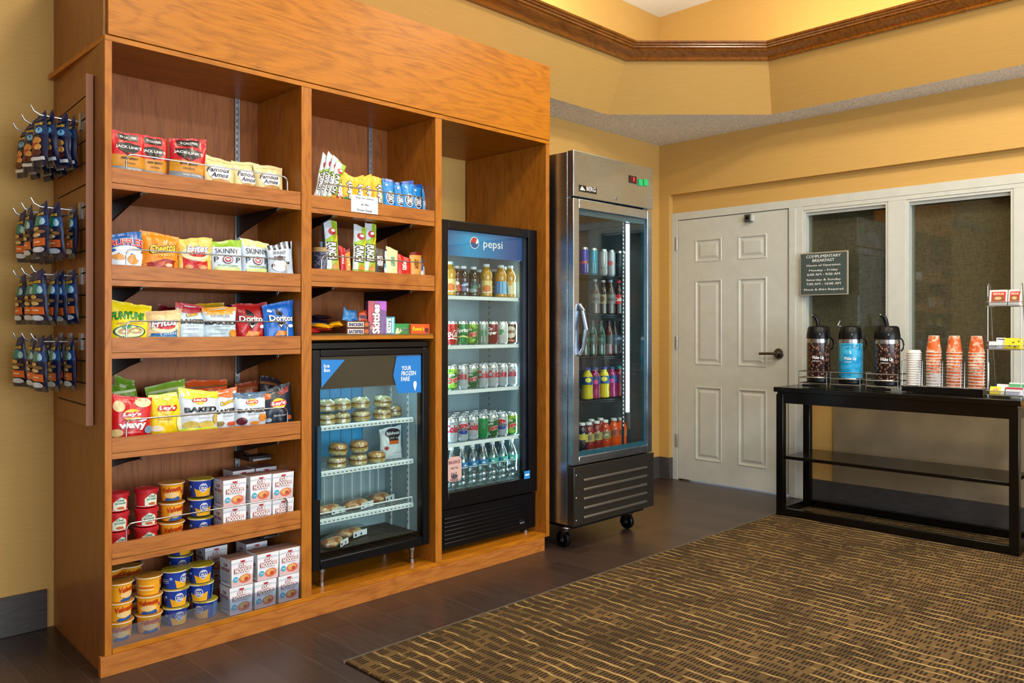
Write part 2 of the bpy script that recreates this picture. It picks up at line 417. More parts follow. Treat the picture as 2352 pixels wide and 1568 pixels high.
# rear and left walls (behind the camera) with window openings
b = MB(); b.box(XL, XR, YF-.1, YF, 0, 0.55, PAPER); b.box(XL, XR, YF-.1, YF, 2.55, ZT, PAPER)
b.box(XL, -1.1, YF-.1, YF, 0.55, 2.55, PAPER); b.box(3.5, XR, YF-.1, YF, 0.55, 2.55, PAPER)
struct(b, 'wall_rear', smooth=False)
b = MB(); b.box(XL-.1, XL, YF, YB, 0, 0.5, PAPER); b.box(XL-.1, XL, YF, YB, 2.5, ZT, PAPER)
b.box(XL-.1, XL, YF, -2.6, 0.5, 2.5, PAPER); b.box(XL-.1, XL, 0.8, YB, 0.5, 2.5, PAPER)
struct(b, 'wall_left', smooth=False)
# dropped ceiling ring: level underside, face leaning inward, chamfered corner
def ring_pts(t, z):            # inner edge of the ring, moved inward by t
    y = 3.423-t; x = 5.126-t; s = 4.338+3.423-t*1.41421
    return [(XL, y, z), (s-y, y, z), (x, s-x, z), (x, YF, z)]
def strip(mb, A, B, mat):
    n = len(A); mb.add(A+B, [(i, i+1, n+i+1, n+i) for i in range(n-1)], mat)
lo = ring_pts(0, ZC); hi = ring_pts(0.235, 2.944)
b = MB(); outer = [(XL, YB, ZC), (XU, YB, ZC), (XU, YB, ZC), (XU, YF, ZC)]
strip(b, outer, lo, POP); struct(b, 'ceiling_soffit', smooth=False)
b = MB(); strip(b, lo, hi, PAPER)
top = ring_pts(0.22, 2.955); out2 = [(XL, YB, 2.955), (XU, YB, 2.955), (XU, YB, 2.955), (XU, YF, 2.955)]
strip(b, hi, top, CEILW); strip(b, top, out2, CEILW)
struct(b, 'trim_1', smooth=False)
# stained cornice swept round the edge of the ring
prof = [(0.228, 2.925), (0.250, 2.925), (0.256, 2.932), (0.250, 2.940), (0.258, 2.946), (0.272, 2.954), (0.290, 2.962), (0.304, 2.970), (0.310, 2.975),
        (0.306, 2.980), (0.322, 2.984), (0.322, 2.992), (0.336, 2.996), (0.336, 3.003), (0.350, 3.006), (0.354, 3.015), (0.30, 3.017), (0.228, 3.0)]
CORN = wood('cornice_wood', '#94591c', '#63370f', 'x', 0.24)
b = MB()
for i in range(len(prof)): strip(b, ring_pts(*prof[i]), ring_pts(*prof[(i+1) % len(prof)]), CORN)
struct(b, 'trim_2', smooth=True, ang=25)
# baseboards
b = MB(); b.box(XL, 0.97, YL-0.012, YL, 0, 0.155, BASE); struct(b, 'baseboard_back', bevel=0.002)
b = MB(); b.box(4.0, XU-.012, YB-0.012, YB, 0, 0.17, BASE); b.box(XU-0.012, XU, 3.63, YB, 0, 0.17, BASE); b.box(XU-.012, XR, 3.618, 3.63, 0, .17, BASE)
struct(b, 'baseboard_corner', bevel=0.002)
b = MB(); b.box(XR-0.012, XR, YF, 2.55, 0, 0.15, BASE); struct(b, 'baseboard_right', bevel=0.002)
# polished panel on the wall under the windows
PANEL = simple('polished_tan_panel', '#8f7f63', 0.24, nscale=6, amt=0.10)
struct(MB().box(XR-0.009, XR, -0.6, 2.34, 0.15, 0.735, PANEL), 'trim_3')
# carpet laid over the planks
b = MB(); b.box(1.62, XR-0.02, YF, 2.46, 0.0, 0.008, CARPET)
o = b.build('carpet', bevel=0.003); tag(o, 'brown and gold woven carpet with dark dashes laid over the plank floor', 'carpet')
o = MB().box(1.612, XR-0.02, 2.46, 2.466, 0.0, 0.0095, P('#5d5142', .5)).build('carpet_edge_strip'); tag(o, 'thin metal edging strip between the carpet and the dark planks', 'edging strip')

# white frame round the door and the two windows
b = MB(); F = XR-0.018
b.box(F, XR+.05, DY1, 3.63, 0, 2.092, WHITEP); b.box(F, XR+.05, -0.4, DY1, 2.035, 2.092, WHITEP)
b.box(F, XR+.05, 2.55, 2.655, 0, 2.035, WHITEP); b.box(F-.006, F+.01, 2.60, 2.648, 0.001, 2.03, WHITEP)
struct(b, 'trim_4', bevel=0.002, smooth=False)
# door
dz = thing('door_1', 'white six panel door with grey lever handle beside the steel fridge', 'door', (XR, DY0, 0), world=True); dz['kind'] = 'structure'
b = MB(); X0 = XR-0.012
b.box(X0+0.012, XR+0.03, DY0+.004, DY1-.003, 0.012, 2.03, WHITEP)
cols = [(2.821, 3.053), (3.187, 3.42)]; rows = [(0.174, 0.743), (0.907, 1.56), (1.694, 1.873)]
ys = [DY0+.004, 2.821, 3.053, 3.187, 3.42, DY1-.003]; zs = [0.012, 0.174, 0.743, 0.907, 1.56, 1.694, 1.873, 2.03]
for i in range(5):
    for j in range(7):
        if i in (1, 3) and j in (1, 3, 5): continue
        b.add([(X0, ys[i], zs[j]), (X0, ys[i+1], zs[j]), (X0, ys[i+1], zs[j+1]), (X0, ys[i], zs[j+1])], [(0, 3, 2, 1)], WHITEP)
def nest(mb, y0, y1, z0, z1, steps):
    prev = None
    for d, x in steps:
        cur = [(x, y0+d, z0+d), (x, y1-d, z0+d), (x, y1-d, z1-d), (x, y0+d, z1-d)]
        if prev: mb.add(prev+cur, [(i, i+4, (i+1) % 4+4, (i+1) % 4) for i in range(4)], WHITEP)
        prev = cur
    mb.add(prev, [(0, 3, 2, 1)], WHITEP)
for y0, y1 in cols:
    for z0, z1 in rows: nest(b, y0, y1, z0, z1, [(0, X0), (0.004, X0-0.004), (0.012, X0-.003), (0.018, X0+0.006), (0.030, X0+0.006), (0.048, X0-0.001)])
b.build('door_leaf', dz, smooth=False)
b = MB(); zc, yc = 1.008, 2.73
b.lathe([(0.001, -0.0), (0.036, 0.0), (0.038, -.006), (0.034, -0.012), (0.016, -0.016), (0.014, -0.05), (0.001, -.052)], NICKEL, (X0, yc, zc), 24, False, 'x')
b.tube([(X0-0.045, yc, zc), (X0-0.05, yc+0.03, zc+.001), (X0-0.05, yc+0.08, zc), (X0-0.047, yc+0.125, zc-.002)], 0.010, NICKEL, 10)
h = b.build('door_handle', dz); h['label'] = 'dark nickel lever handle'
for z in (1.85, 1.073, 0.307):
    q = MB(); q.box(X0-0.008, X0+0.003, DY1-.004, DY1+.022, z-.05, z+.05, ZINC); q.lathe([(0.006, -.052), (0.007, 0), (0.006, .052)], ZINC, (X0-.008, DY1+.004, z), 10)
    q.build('hinge', dz)
b = MB(); b.box(X0-.028, X0, 2.94, 2.985, 1.965, 2.02, P('#4c5258', .35, .5)); b.lathe([(.001, -.031), (.014, -.031), (.014, -.026)], BLACKP, (X0, 2.962, 1.995), 14, False, 'x')
b.box(X0-.02, X0, 2.925, 2.94, 1.97, 2.015, WHITEP); h = b.build('door_stop', dz); h['label'] = 'small grey catch at the top of the door'
# windows
def window(name, y0, y1, label):
    w = thing(name, label, 'window', (XR, y0, WZ0), world=True); w['kind'] = 'structure'
    b = MB(); x0, x1 = XR-.012, XR+.09
    t = 0.016
    b.box(x0, x1, y0, y0+t, WZ0, WZ1, WHITEP); b.box(x0, x1, y1-t, y1, WZ0, WZ1, WHITEP)
    b.box(x0, x1, y0+t, y1-t, WZ1-t, WZ1, WHITEP); b.box(x0-.01, x1, y0+t, y1-t, WZ0, WZ0+t, WHITEP)
    b.box(x0+.02, x0+.04, y0+t, y1-t, WZ1-.035, WZ1-t, WHITEP)
    b.build('window_frame', w, bevel=.0015, smooth=False)
    MB().box(XR+.045, XR+.05, y0+t, y1-t, WZ0+t, WZ1-t, GLASSD).build('window_pane', w)
    q = MB(); ya, yb = y0+t, y1-t
    q.grid(lambda u, v: (XR+.085+.004*math.sin(u*9), ya+(yb-ya)*u, WZ0+t+(WZ1-WZ0-2*t)*v), 24, 4, SHADE); h = q.build('woven_shade', w); h['label'] = 'brown woven shade behind the glass'
window('window_1', 1.979, 2.55, 'narrow interior window with brown woven shade next to the door')
window('window_2', 1.27, 1.868, 'wider interior window with brown woven shade behind the paper cups')
b = MB(); b.box(F+.001, XR+.1, 1.868, 1.979, WZ0, WZ1, WHITEP); b.box(F+.001, XR+.1, 1.15, 1.27, WZ0, WZ1, WHITEP); b.box(F+.001, XR+.1, 1.15, 2.549, WZ1, 2.034, WHITEP)
b.box(F-.012, XR+.1, 1.15, 2.549, WZ0-.03, WZ0, WHITEP)
struct(b, 'trim_5', bevel=0.002, smooth=False)
# blank plate low on the wall, left of the shelves
b = MB(); yy = YL-.006; x0, x1 = XP(70, YL), XP(118, YL); b.box(x0, x1, yy, YL, ZP(70, 648, YL), ZP(70, 588, YL), PAPER); b.lathe([(.001, -.002), (.004, -.001), (.004, 0)], NICKEL, ((x0+x1)/2, yy, ZP(94, 605, YL)), 10, False, 'y')
tag(b.build('wall_plate', bevel=.001), 'blank cover plate with one screw on the mustard wall behind the hanging pouches', 'wall plate')
# breakfast sign
sy0, sy1, sz0, sz1, sx = 2.222, 2.556, 1.414, 1.708, XR-.05
s = thing('hours_sign', 'grey green breakfast hours sign with white lettering mounted beside the narrow window', 'sign', (sx, sy0, sz0), world=True)
b = MB(); b.box(sx, sx+.012, sy0, sy1, sz0, sz1, P('#a79d8a', .4)); b.box(sx+.012, XR-.018, sy1-.05, sy1-.02, sz0+.05, sz1-.05, P('#8d8674', .5)); b.build('sign_frame', s, bevel=.002)
b = MB(); b.box(sx-.0015, sx, sy0+.008, sy1-.008, sz0+.008, sz1-.008, P('#43504f', .45))
fw = lambda x, z, off: (sx-.0015-off, (sy0+sy1)/2-x, sz0+z)
wht = P('#e6ebe8', .5)
for tx, v, W_, H_ in (('COMPLIMENTARY', .905, .72, .066), ('BREAKFAST', .81, .46, .066), ('Hours of Operation', .69, .70, .06), ('Monday - Friday', .575, .60, .06),
                      ('6:00 AM - 9:00 AM', .485, .68, .055), ('Saturday & Sunday', .355, .72, .06), ('7:00 AM - 10:00 AM', .265, .71, .055), ('Shoes & Shirt Required', .13, .82, .06)):
    d_text(b, fw, tx, 0, v*(sz1-sz0), W_*(sy1-sy0), H_*(sz1-sz0), wht, .0006, bold=.012)
b.build('sign_face', s)

# ------------------------------------------------------------------ built-in shelving unit
U0, U1, UY = 0.972, 3.231, 2.945
u = thing('shelving_unit', 'tall cherry wood built-in shelving unit with three bays standing against the mustard wall', 'shelving unit', (U0, UY, 0), world=True)
D1, D2, D3 = (1.729, 1.776), (2.436, 2.475), (3.203, 3.231)
ZOT = 2.185
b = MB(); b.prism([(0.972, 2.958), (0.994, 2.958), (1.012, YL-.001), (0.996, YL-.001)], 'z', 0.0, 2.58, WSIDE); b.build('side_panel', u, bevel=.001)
b = MB(); b.box(D3[0], D3[1], UY, 3.585, 0.0705, 2.182, WZ); b.build('side_panel', u, bevel=.001)
for d in (D1, D2):
    MB().box(d[0], d[1], UY, 3.33 if d is D1 else 3.585, 0.0905, 2.1825, WZ).build('divider', u, bevel=.001)
MB().box(0.972, 0.9955, UY-.002, UY+.012, 0.0705, 2.1825, WZ).build('stile', u, bevel=.001)
MB().box(0.982, U1, UY-.004, UY+.016, 2.204, 2.603, WX).build('header_panel', u, bevel=.0015)
MB().box(0.972, U1, UY-.001, 3.58, 2.183, 2.2015, WX).build('top_panel', u, bevel=.001)
MB().box(0.994, U1, UY+.016, 3.55, 2.55, 2.575, WX).build('roof_panel', u)
b = MB(); b.box(0.958, 3.190, UY-.003, UY+.02, 0, 0.070, WLIP); b.build('plinth', u, bevel=.001)
b = MB(); b.box(0.998, D3[0]-.001, UY+.001, 3.56, 0.0705, 0.090, WX); b.build('bottom_deck', u, bevel=.001)
MB().box(0.998, D1[0], 3.315, 3.33, 0.09, ZOT, WIN).build('back_panel', u)
MB().box(D1[1], D2[0], 3.325, 3.34, 1.143, ZOT, WIN).build('back_panel', u)
SH1 = [1.697, 1.362, 1.109, 0.762, 0.396]
SH2 = [1.692, 1.388, 1.164]
def wire_guard(x0, x1, z, par):
    y = UY+.022; r = 0.022; h = .058; pts = [(x0, y, z-.02), (x0, y, z+h-r)]
    pts += [(x0+r-r*math.cos(t), y, z+h-r+r*math.sin(t)) for t in (0.4, 0.8, 1.2, PI/2)]
    pts += [(x1-r+r*math.sin(t), y, z+h-r+r*math.cos(t)) for t in (0, 0.4, 0.8, 1.2, PI/2)]+[(x1, y, z-.02)]
    MB().tube(pts, .0028, CHROME, 8).build('wire_guard', par)
def bracket(x, z, yb, par, yf=2.965, h=.075):
    b = MB(); b.prism([(yf, z), (yf, z-.012), (yf+.12, z-.035), (yb-.06, z-h), (yb, z-h-.02), (yb, z)], 'x', x-.0035, x+.0035, BLACKM)
    b.tube([(x, yf-.004, z-.016), (x, yf-.012, z-.008), (x, yf-.012, z-.001), (x+.02, yf-.012, z-.001)], .0018, CHROME, 6)
    b.build('shelf_bracket', par)
def shelf(x0, x1, zt, yb, bx, guard, lip=True):
    s = MB().box(x0+.001, x1-.001, UY+.012, yb, zt-.020, zt, WX).build('shelf', u, bevel=.001)
    if lip:
        MB().box(x0+.001, x1-.001, UY+.004, UY+.020, zt+.001, zt+.053, WLIP).build('front_lip', s, org=u['org'], bevel=.001)
        MB().box(x0+.001, x1-.001, UY+.005, UY+.012, zt-.020, zt-.0005, WLIP).build('edge_band', s, org=u['org'])
    if guard: 
        y = UY+.0; wg = guard; b_ = s
        r = .022; wire_guard(wg[0], wg[1], zt+.053, s); s.children[-1]
    for x in bx: bracket(x, zt-.0205, yb, s)
    for c in s.children: c.parent = s
    return s
# wire guards and brackets are sub-parts of each shelf; meshes are written relative to the unit
_mb_build = MB.build
def _sub_build(self, name, parent=None, **k):
    if parent is not None and 'org' not in k and parent.get('org') is None and parent.parent is u and k.get('loc') is None: k['org'] = u['org']
    return _mb_build(self, name, parent, **k)
MB.build = _sub_build
YG = UY+.022
for z in SH1: shelf(0.996, D1[0], z, 3.315, (1.10, 1.63), (XP(290, YG), XP(660, YG)))
g2 = (XP(738, YG), XP(973, YG))
for i, z in enumerate(SH2[:2]): shelf(D1[1], D2[0], z, 3.325, (1.885, 2.30), g2)
s3 = shelf(D1[1], D2[0], SH2[2], 3.325, (), None, lip=False)
MB().box(D1[1]+.002, D2[0]-.002, UY+.009, UY+.0115, SH2[2]-.002, SH2[2]+.008, ACRYL).build('price_channel', s3)
# stray brackets left on the standards above the cups
for zz, xx in ((0.655, 1.63), (0.325, 1.68)):
    q = MB(); q.box(xx-.035, xx+.06, 3.13, 3.20, zz-.012, zz+.006, BLACKM); q.box(xx-.02, xx+.06, 3.125, 3.13, zz-.012, zz-.004, CHROME); q.box(xx-.012, xx+.004, 3.2, 3.312, zz-.02, zz+.01, BLACKM); q.build('spare_bracket', u)
for x, yb, z0 in ((1.08, 3.315, .09), (1.63, 3.315, .09), (1.87, 3.325, 1.17), (2.328, 3.325, 1.17)):
    b = MB(); b.box(x-.010, x-.005, yb-.012, yb-.0005, z0+.01, ZOT-.003, ZINC); b.box(x+.005, x+.010, yb-.012, yb-.0005, z0+.01, ZOT-.003, ZINC); b.box(x-.005, x+.005, yb-.004, yb-.0005, z0+.01, ZOT-.003, ZINC)
    z = z0+.02
    while z < ZOT-.02: b.box(x-.0022, x+.0022, yb-.0048, yb-.004, z, z+.014, BLACKP); z += .027
    b.build('shelf_standard', u, smooth=False)
MB().box(.996, D1[0]-.001, UY+.003, UY+.006, .0905, .158, ACRYL).build('clear_front_guard', u)
# slatted display board on the outer side
b = MB(); zg = [2.009-.0775*i for i in range(15)]; z0, z1 = 0.852, 2.087
def sb(xa, xb, za, zb): b.prism([(xa-.021, 3.062), (xa+.003, 3.062), (xa+.020, 3.50), (xa+.010, 3.50)], 'z', za, zb, xb)
prev = z0
for g in zg[::-1]:
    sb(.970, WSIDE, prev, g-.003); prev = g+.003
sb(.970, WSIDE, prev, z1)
b.prism([(.9485, 3.058), (.972, 3.058), (.972, 3.0618), (.9485, 3.0618)], 'z', z0, z1, P('#b27a58', .5))
b.prism([(.956, 3.066), (.972, 3.066), (.989, 3.496), (.983, 3.496)], 'z', z0+.003, z1-.003, P('#1c120c', .6))
o = b.build('slatwall_panel', smooth=False); tag(o, 'brown slatted display board fixed to the outer left side of the shelving', 'display board')
# ------------------------------------------------------------------ packets, tubs, boxes on the shelves
rnd = random.Random(7)
def bag_mesh(w, h, dp, base, design, seed, edge=0.07, flop=0.0, pinch=0.0, rough=0.3, back=None, nu=24, nv=26):
    """a filled pillow pack standing on its lower seal, printed face towards -Y"""
    sd = seed*7.31
    def surf(x, z, side, off):
        u = max(-1, min(1, x/(w/2))); t = z/h
        body = max(0.0, min(1.0, (t-edge*.5)/(1-edge*1.4)))
        prof = (max(0, 1-abs(u)**2.6))**0.6*(max(0, math.sin(PI*body)))**0.5
        n1 = noise.noise(Vector((x*28+sd, z*22, sd)))*0.008+noise.noise(Vector((x*75, z*40+sd, sd)))*0.0030
        end = max(0, 1-min(t, 1-t)/0.28)
        ridg = end*(noise.noise(Vector((x*110+sd, sd, 2.5)))*0.0045)
        wx = x*(1-0.075*math.sin(PI*min(1, max(0, t))))*(1-pinch*max(0, (t-.62)/.38)**.8)+noise.noise(Vector((z*25, sd, u*1.2)))*0.0022*abs(u)
        y = (-side)*(dp/2*prof*(1+n1*40*.5)+off)+(n1*.5+ridg)*(1 if side > 0 else .9)*(-1)*min(1, prof+end)
        zz = z+(noise.noise(Vector((x*26, sd, 9)))*0.006+0.012*u*math.sin(sd))*max(0, t-.75)*4
        if flop: y += flop*max(0, t-.55)**1.4*0.3
        return (wx, y, zz)
    b = MB(); m = P(base, rough); mb_ = P(back or base, rough)
    b.grid(lambda u, v: surf((u-.5)*w, v*h, 1, 0), nu, nv, m)
    b.grid(lambda u, v: surf((.5-u)*w, v*h, -1, 0), max(6, nu//2), max(8, nv//2), mb_)
    f = lambda x, z, off: surf(x, z, 1, off+.0003)
    apply_design(b, f, w, h, design, rough, .0011, .0004)
    return b
def bag(name, label, cat, pl, pr, ytop, zb, Y, base, design, dp=0.035, lean=4, yaw=None, roll=0, group=None, hadd=0, **k):
    X0, X1 = XP(pl, Y), XP(pr, Y); w = X1-X0; xc = (X0+X1)/2
    h = ZP((pl+pr)/2, ytop, Y)-zb+hadd
    q = .048/h; g = lambda v: q+(1-q)*v; D = []
    for it in design:          # artwork sits on the part of the pack that shows above the shelf lip
        if it[0] == 'r': D.append(('r', it[1], it[2], g(it[3]) if it[3] > 0 else 0, g(it[4]), it[5]))
        elif it[0] == 'e': D.append(('e', it[1], g(it[2]), it[3], it[4]*(1-q), it[5]))
        elif it[0] == 'p': D.append(('p', [(a, g(c)) for a, c in it[1]], it[2]))
        else: D.append(it[:3]+(g(it[3]), it[4], it[5]*(1-q))+it[6:] if not (len(it) > 7 and abs(it[7].get('rot', 0)) > 1) else it[:3]+(g(it[3]), it[4]*(1-q))+it[5:])
    mb = bag_mesh(w*1.03, h, dp, base, D, rnd.random()*20, **k)
    o = mb.build(name, loc=(xc, Y+dp*.25, zb+.0015+w/2*abs(math.sin(math.radians(roll)))+.012*math.sin(math.radians(lean))), rot=(math.radians(-lean), math.radians(roll), math.radians(yaw if yaw is not None else rnd.uniform(-8, 2))), ang=80)
    return tag(o, label, cat, group)
RED, YEL, BLK, WHT, NVY = '#c8151b', '#f3c81c', '#14110f', '#f1f1ee', '#16234e'
def T(s, u, v, w, h, c, **k): return ('t', s, u, v, w, h, c, k)
SH_ = lambda u, v, ru, rv: [(u+ru*math.cos(t*PI/8), v+rv*math.sin(t*PI/8)) for t in range(16)]
G1 = 'snack packets on the top shelf of the left bay'
JERKY = [('r', 0, 1, .0, .17, '#7d8288'), ('r', .0, 1, .17, .44, '#c98a22'), ('r', .2, .8, .80, .95, BLK), T('70 CALORIES', .5, .87, .5, .06, WHT, bold=.02),
         ('p', [(.14, .70), (.5, .75), (.86, .70), (.80, .56), (.5, .44), (.20, .56)], BLK), T("JACK LINK'S", .5, .62, .80, .085, WHT, bold=.02),
         T('BEEF JERKY', .52, .36, .52, .06, '#2a1a10', bold=.03), T('ORIGINAL', .52, .26, .36, .045, '#2a1a10'), ('p', [(.42, .52), (.5, .46), (.58, .52), (.5, .49)], RED), T('GOOD PROTEIN', .6, .12, .5, .04, WHT), ('r', 0, 1, .955, .96, '#8d1015')]
z = SH1[0]
bag('jerky_pouch', 'red jerky pouch at the far left end of the top shelf against the side panel', 'snack packet', 257, 335, 303, z, 3.03, RED, JERKY, .022, 3, 2, group=G1)
bag('jerky_pouch', 'red jerky pouch in the middle of the three, half hidden behind its left neighbour', 'snack packet', 321, 388, 313, z, 3.055, RED, JERKY, .022, 3, 1, group=G1)
bag('jerky_pouch', 'red jerky pouch leaning tallest of the three, beside the cream cookie bags', 'snack packet', 390, 471, 316, z, 3.02, '#bb1220', JERKY, .03, 8, -10, 3, group=G1)
AMOS = [('r', 0, 1, .88, 1.0, '#d8c992'), ('e', .52, .44, .36, .28, '#f2efe6'), T('Famous', .48, .54, .66, .16, NVY, shear=.35, bold=.02), T('Amos', .52, .36, .52, .16, NVY, shear=.35, bold=.02), ('e', .55, .14, .3, .1, '#b98a4c'), ('r', .2, .8, .02, .07, '#f0e9d4')]
bag('cookie_bag', 'cream cookie bag with blue script, leftmost of the three on the top shelf', 'snack packet', 467, 541, 362, z, 3.03, '#e0cf92', AMOS, .034, 6, -6, group=G1)
bag('cookie_bag', 'cream cookie bag with a peaked top in front of the metal standard', 'snack packet', 537, 602, 371, z, 3.05, '#e2d196', AMOS, .034, 6, 2, group=G1)
bag('cookie_bag', 'cream cookie bag at the right end of the top shelf in the left bay', 'snack packet', 592, 655, 381, z, 3.03, '#e0cf92', AMOS, .034, 6, -4, -2, group=G1)
# second shelf
z = SH1[1]; G2 = 'chip and popcorn bags on the second shelf'
bag('chip_bag', 'blue and white ridged chip bag, red lettering, left end of the second shelf', 'snack packet', 253, 333, 535, z, 3.02, '#1f5ea8', [('p', SH_(.5, .36, .56, .26), '#dfe9f2'), ('r', .02, .98, .0, .3, '#d7e3ee'), ('e', .25, .28, .2, .09, '#d99a45'), ('e', .65, .22, .17, .14, '#d99a45'), ('e', .85, .32, .14, .12, '#eef2f6'), T('RUFFLES', .5, .66, .92, .2, '#c01722', oc='#f4f4f4', bold=.03, arch=.008), ('r', .1, .9, .9, .905, '#5d93cc')], group=G2)
CHEET = [('p', [(0, .0), (1, .0), (1, .2), (.6, .26), (.3, .16), (0, .10)], '#a32616'), T('Cheetos', .55, .56, .74, .24, '#f5c61f', oc=BLK, ow=.06, shear=.25, bold=.03, rot=.16), T('CRUNCHY', .62, .36, .4, .07, '#f7e14a', oc='#c2281a', bold=.02, rot=.12), ('e', .55, .12, .16, .06, '#c64d1c'), ('e', .7, .08, .10, .05, '#e8b98a')]
bag('chip_bag', 'orange cheese puff bag with yellow lettering on the second shelf', 'snack packet', 328, 412, 536, z, 3.0, '#e98a12', CHEET, .042, 6, -6, 1, group=G2)
bag('chip_bag', 'yellow topped corn chip bag with red lower half on the second shelf', 'snack packet', 411, 489, 547, z, 3.01, '#eec35a', [('p', [(0, .0), (1, .0), (1, .34), (.7, .26), (.35, .30), (0, .42)], '#c8201c'), ('e', .5, .5, .42, .20, '#e9dfb6'), ('e', .56, .50, .26, .10, '#c8201c'), T('Fritos', .56, .66, .62, .24, WHT, oc='#173f8a', shear=.3, bold=.02, rot=.08), T('ORIGINAL', .58, .30, .38, .06, WHT, bold=.01), ('e', .3, .1, .12, .06, '#d99545'), ('e', .7, .1, .14, .06, '#d99545')], group=G2)
def skinny(topc, sub): return [('r', 0, 1, .80, 1.0, topc), T('SKINNY', .5, .66, .74, .16, '#2a2a30'), T('P', .16, .38, .14, .17, '#2a2a30'), T('P', .84, .38, .14, .17, '#2a2a30'), ('e', .5, .38, .17, .13, '#5b1c28'), ('e', .5, .38, .14, .105, '#e9eef2'), ('e', .5, .38, .11, .08, '#a02a3e'), ('p', [(.43, .40), (.47, .43), (.5, .405), (.53, .43), (.57, .40), (.5, .34)], WHT), ('r', .1, .9, .02, .14, sub), T('POPCORN', .5, .19, .62, .06, '#6a9a1e', bold=.02)]
bag('popcorn_bag', 'white popcorn bag with bright green top on the second shelf', 'snack packet', 486, 559, 553, z, 3.01, '#ccdcea', skinny('#8ab81c', '#cfe08a'), .04, 4, -4, group=G2)
bag('popcorn_bag', 'white popcorn bag with pale yellow top on the second shelf', 'snack packet', 557, 624, 553, z, 3.02, '#c9d9e8', skinny('#e4e38e', '#cfe08a'), .04, 4, 3, group=G2)
bag('popcorn_bag', 'white popcorn bag with black striped top, right end of the second shelf', 'snack packet', 622, 678, 560, z, 2.987, '#cad9e6', [('r', .04+.2*i, .13+.2*i, .80, 1.0, '#1c1d24') for i in range(5)]+[T('SKINNY', .42, .68, .5, .12, '#2a2a30'), T('P  P', .42, .5, .42, .12, '#2a2a30'), ('e', .42, .5, .11, .08, '#4a2430'), ('e', .4, .24, .3, .18, '#f3f2ea'), ('e', .14, .26, .06, .05, '#1c1d24'), ('e', .72, .34, .05, .04, '#1c1d24')], .038, 5, -6, -2, group=G2)
# third shelf
z = SH1[2]; G3 = 'chip bags on the third shelf'
bag('chip_bag', 'bright yellow onion ring bag with green lettering, left end of the third shelf', 'snack packet', 254, 352, 697, z, 3.02, '#f2df1a', [T('FUNYUNS', .40, .58, .74, .22, '#2f9a35', oc='#0f4a2a', shear=.2, bold=.03, arch=.006), ('r', .12, .78, .37, .42, '#d8b520'), ('e', .42, .16, .38, .19, '#13473c'), ('e', .42, .16, .34, .165, '#cfe0a0'), ('e', .3, .16, .14, .09, '#b98f4c'), ('e', .3, .16, .07, .04, '#e9dfae'), ('e', .56, .19, .15, .09, '#b98f4c'), ('e', .56, .19, .08, .04, '#e9dfae'), ('p', [(.22, .3), (.42, .34), (.46, .26), (.3, .22)], '#2f8a45')], .045, 5, 0, 1, group=G3)
bag('chip_bag', 'tan corn twist bag with blue lower corner standing in front on the third shelf', 'snack packet', 336, 416, 715, z, 3.0, '#e8c48c', [('p', [(0, 0), (1, 0), (1, .42), (.7, .22), (.4, .12), (0, .12)], '#2370a8'), ('e', .5, .40, .42, .26, '#f0e2b8'), ('e', .52, .42, .30, .15, '#c22a26'), T('Fritos', .5, .52, .72, .27, WHT, oc='#173f8a', shear=.3, bold=.03, rot=.16), T('Twists', .6, .12, .5, .1, '#dfe9f2', rot=.14, shear=.2)], .042, 5, -10, 2, group=G3)
BAKE = lambda top, logo, lc, sub, sc: [('p', [(0, .76), (.5, .70), (1, .80), (1, 1), (0, 1)], top), logo, T('BAKED', .5, .47, .94, .13, BLK, bold=.05), T(sub, .5, .34, .5, .04, '#7d8a90'), T('OVEN BAKED', .5, .24, .4, .035, sc), ('r', .15, .6, .1, .13, '#9fb4bb')]
bag('chip_bag', 'white baked puff bag with crimson top in the middle of the third shelf', 'snack packet', 408, 475, 699, z, 3.015, '#c7dbe4', BAKE('#b5273a', T('Cheetos', .52, .68, .42, .1, '#f3c11d', oc='#5b3a10', rot=.2, bold=.03), 0, 'CRUNCHY', '#4a5a9a'), .042, 4, 0, group=G3)
bag('chip_bag', 'white baked ridged chip bag with golden orange top beside the red tortilla chips', 'snack packet', 470, 546, 706, z, 3.0, '#c3dbe6', BAKE('#e79c1c', T('RUFFLES', .5, .70, .54, .1, '#7b8791', oc='#e9f0f2', bold=.02), 0, 'CHEDDAR', '#4a8a5a')+[('e', .86, .12, .13, .12, '#e0982f')], .042, 4, -4, group=G3)
DOR = lambda c2, dk: [('p', [(.36, .84), (.56, .70), (.62, .60), (.36, .62)], BLK), ('p', [(.5, .22), (.36, .42), (.68, .42)], BLK), ('p', [(.5, .25), (.42, .36), (.5, .31), (.62, .38)], WHT), T('Doritos', .54, .53, .80, .18, WHT, oc=BLK, bold=.03), ('p', [(.3, .02), (.7, .02), (.76, .14), (.4, .17)], '#e08a2a'), ('e', .84, .3, .10, .05, c2), ('p', [(.12, .82), (.26, .76), (.22, .70), (.10, .74)], dk)]
bag('chip_bag', 'dark red tortilla chip bag second from the right on the third shelf', 'snack packet', 541, 615, 698, z, 3.02, '#b31b1f', DOR('#e9d8d8', '#d8575a'), .045, 4, -8, group=G3)
bag('chip_bag', 'blue tortilla chip bag at the right end of the third shelf', 'snack packet', 611, 679, 696, z, 2.987, '#1568c8', DOR('#dfe9f5', '#cfe2f7'), .045, 4, -4, -1, group=G3)
bag('chip_bag', 'dark crimson chip bag lying behind the tan corn twists', 'snack packet', 376, 440, 704, z, 3.10, '#7c1720', [], .05, 12, 6, group=G3)
bag('chip_bag', 'golden chip bag peeping out behind the baked bags on the third shelf', 'snack packet', 450, 525, 696, z, 3.10, '#d8a81c', [], .05, 10, 0, group=G3)
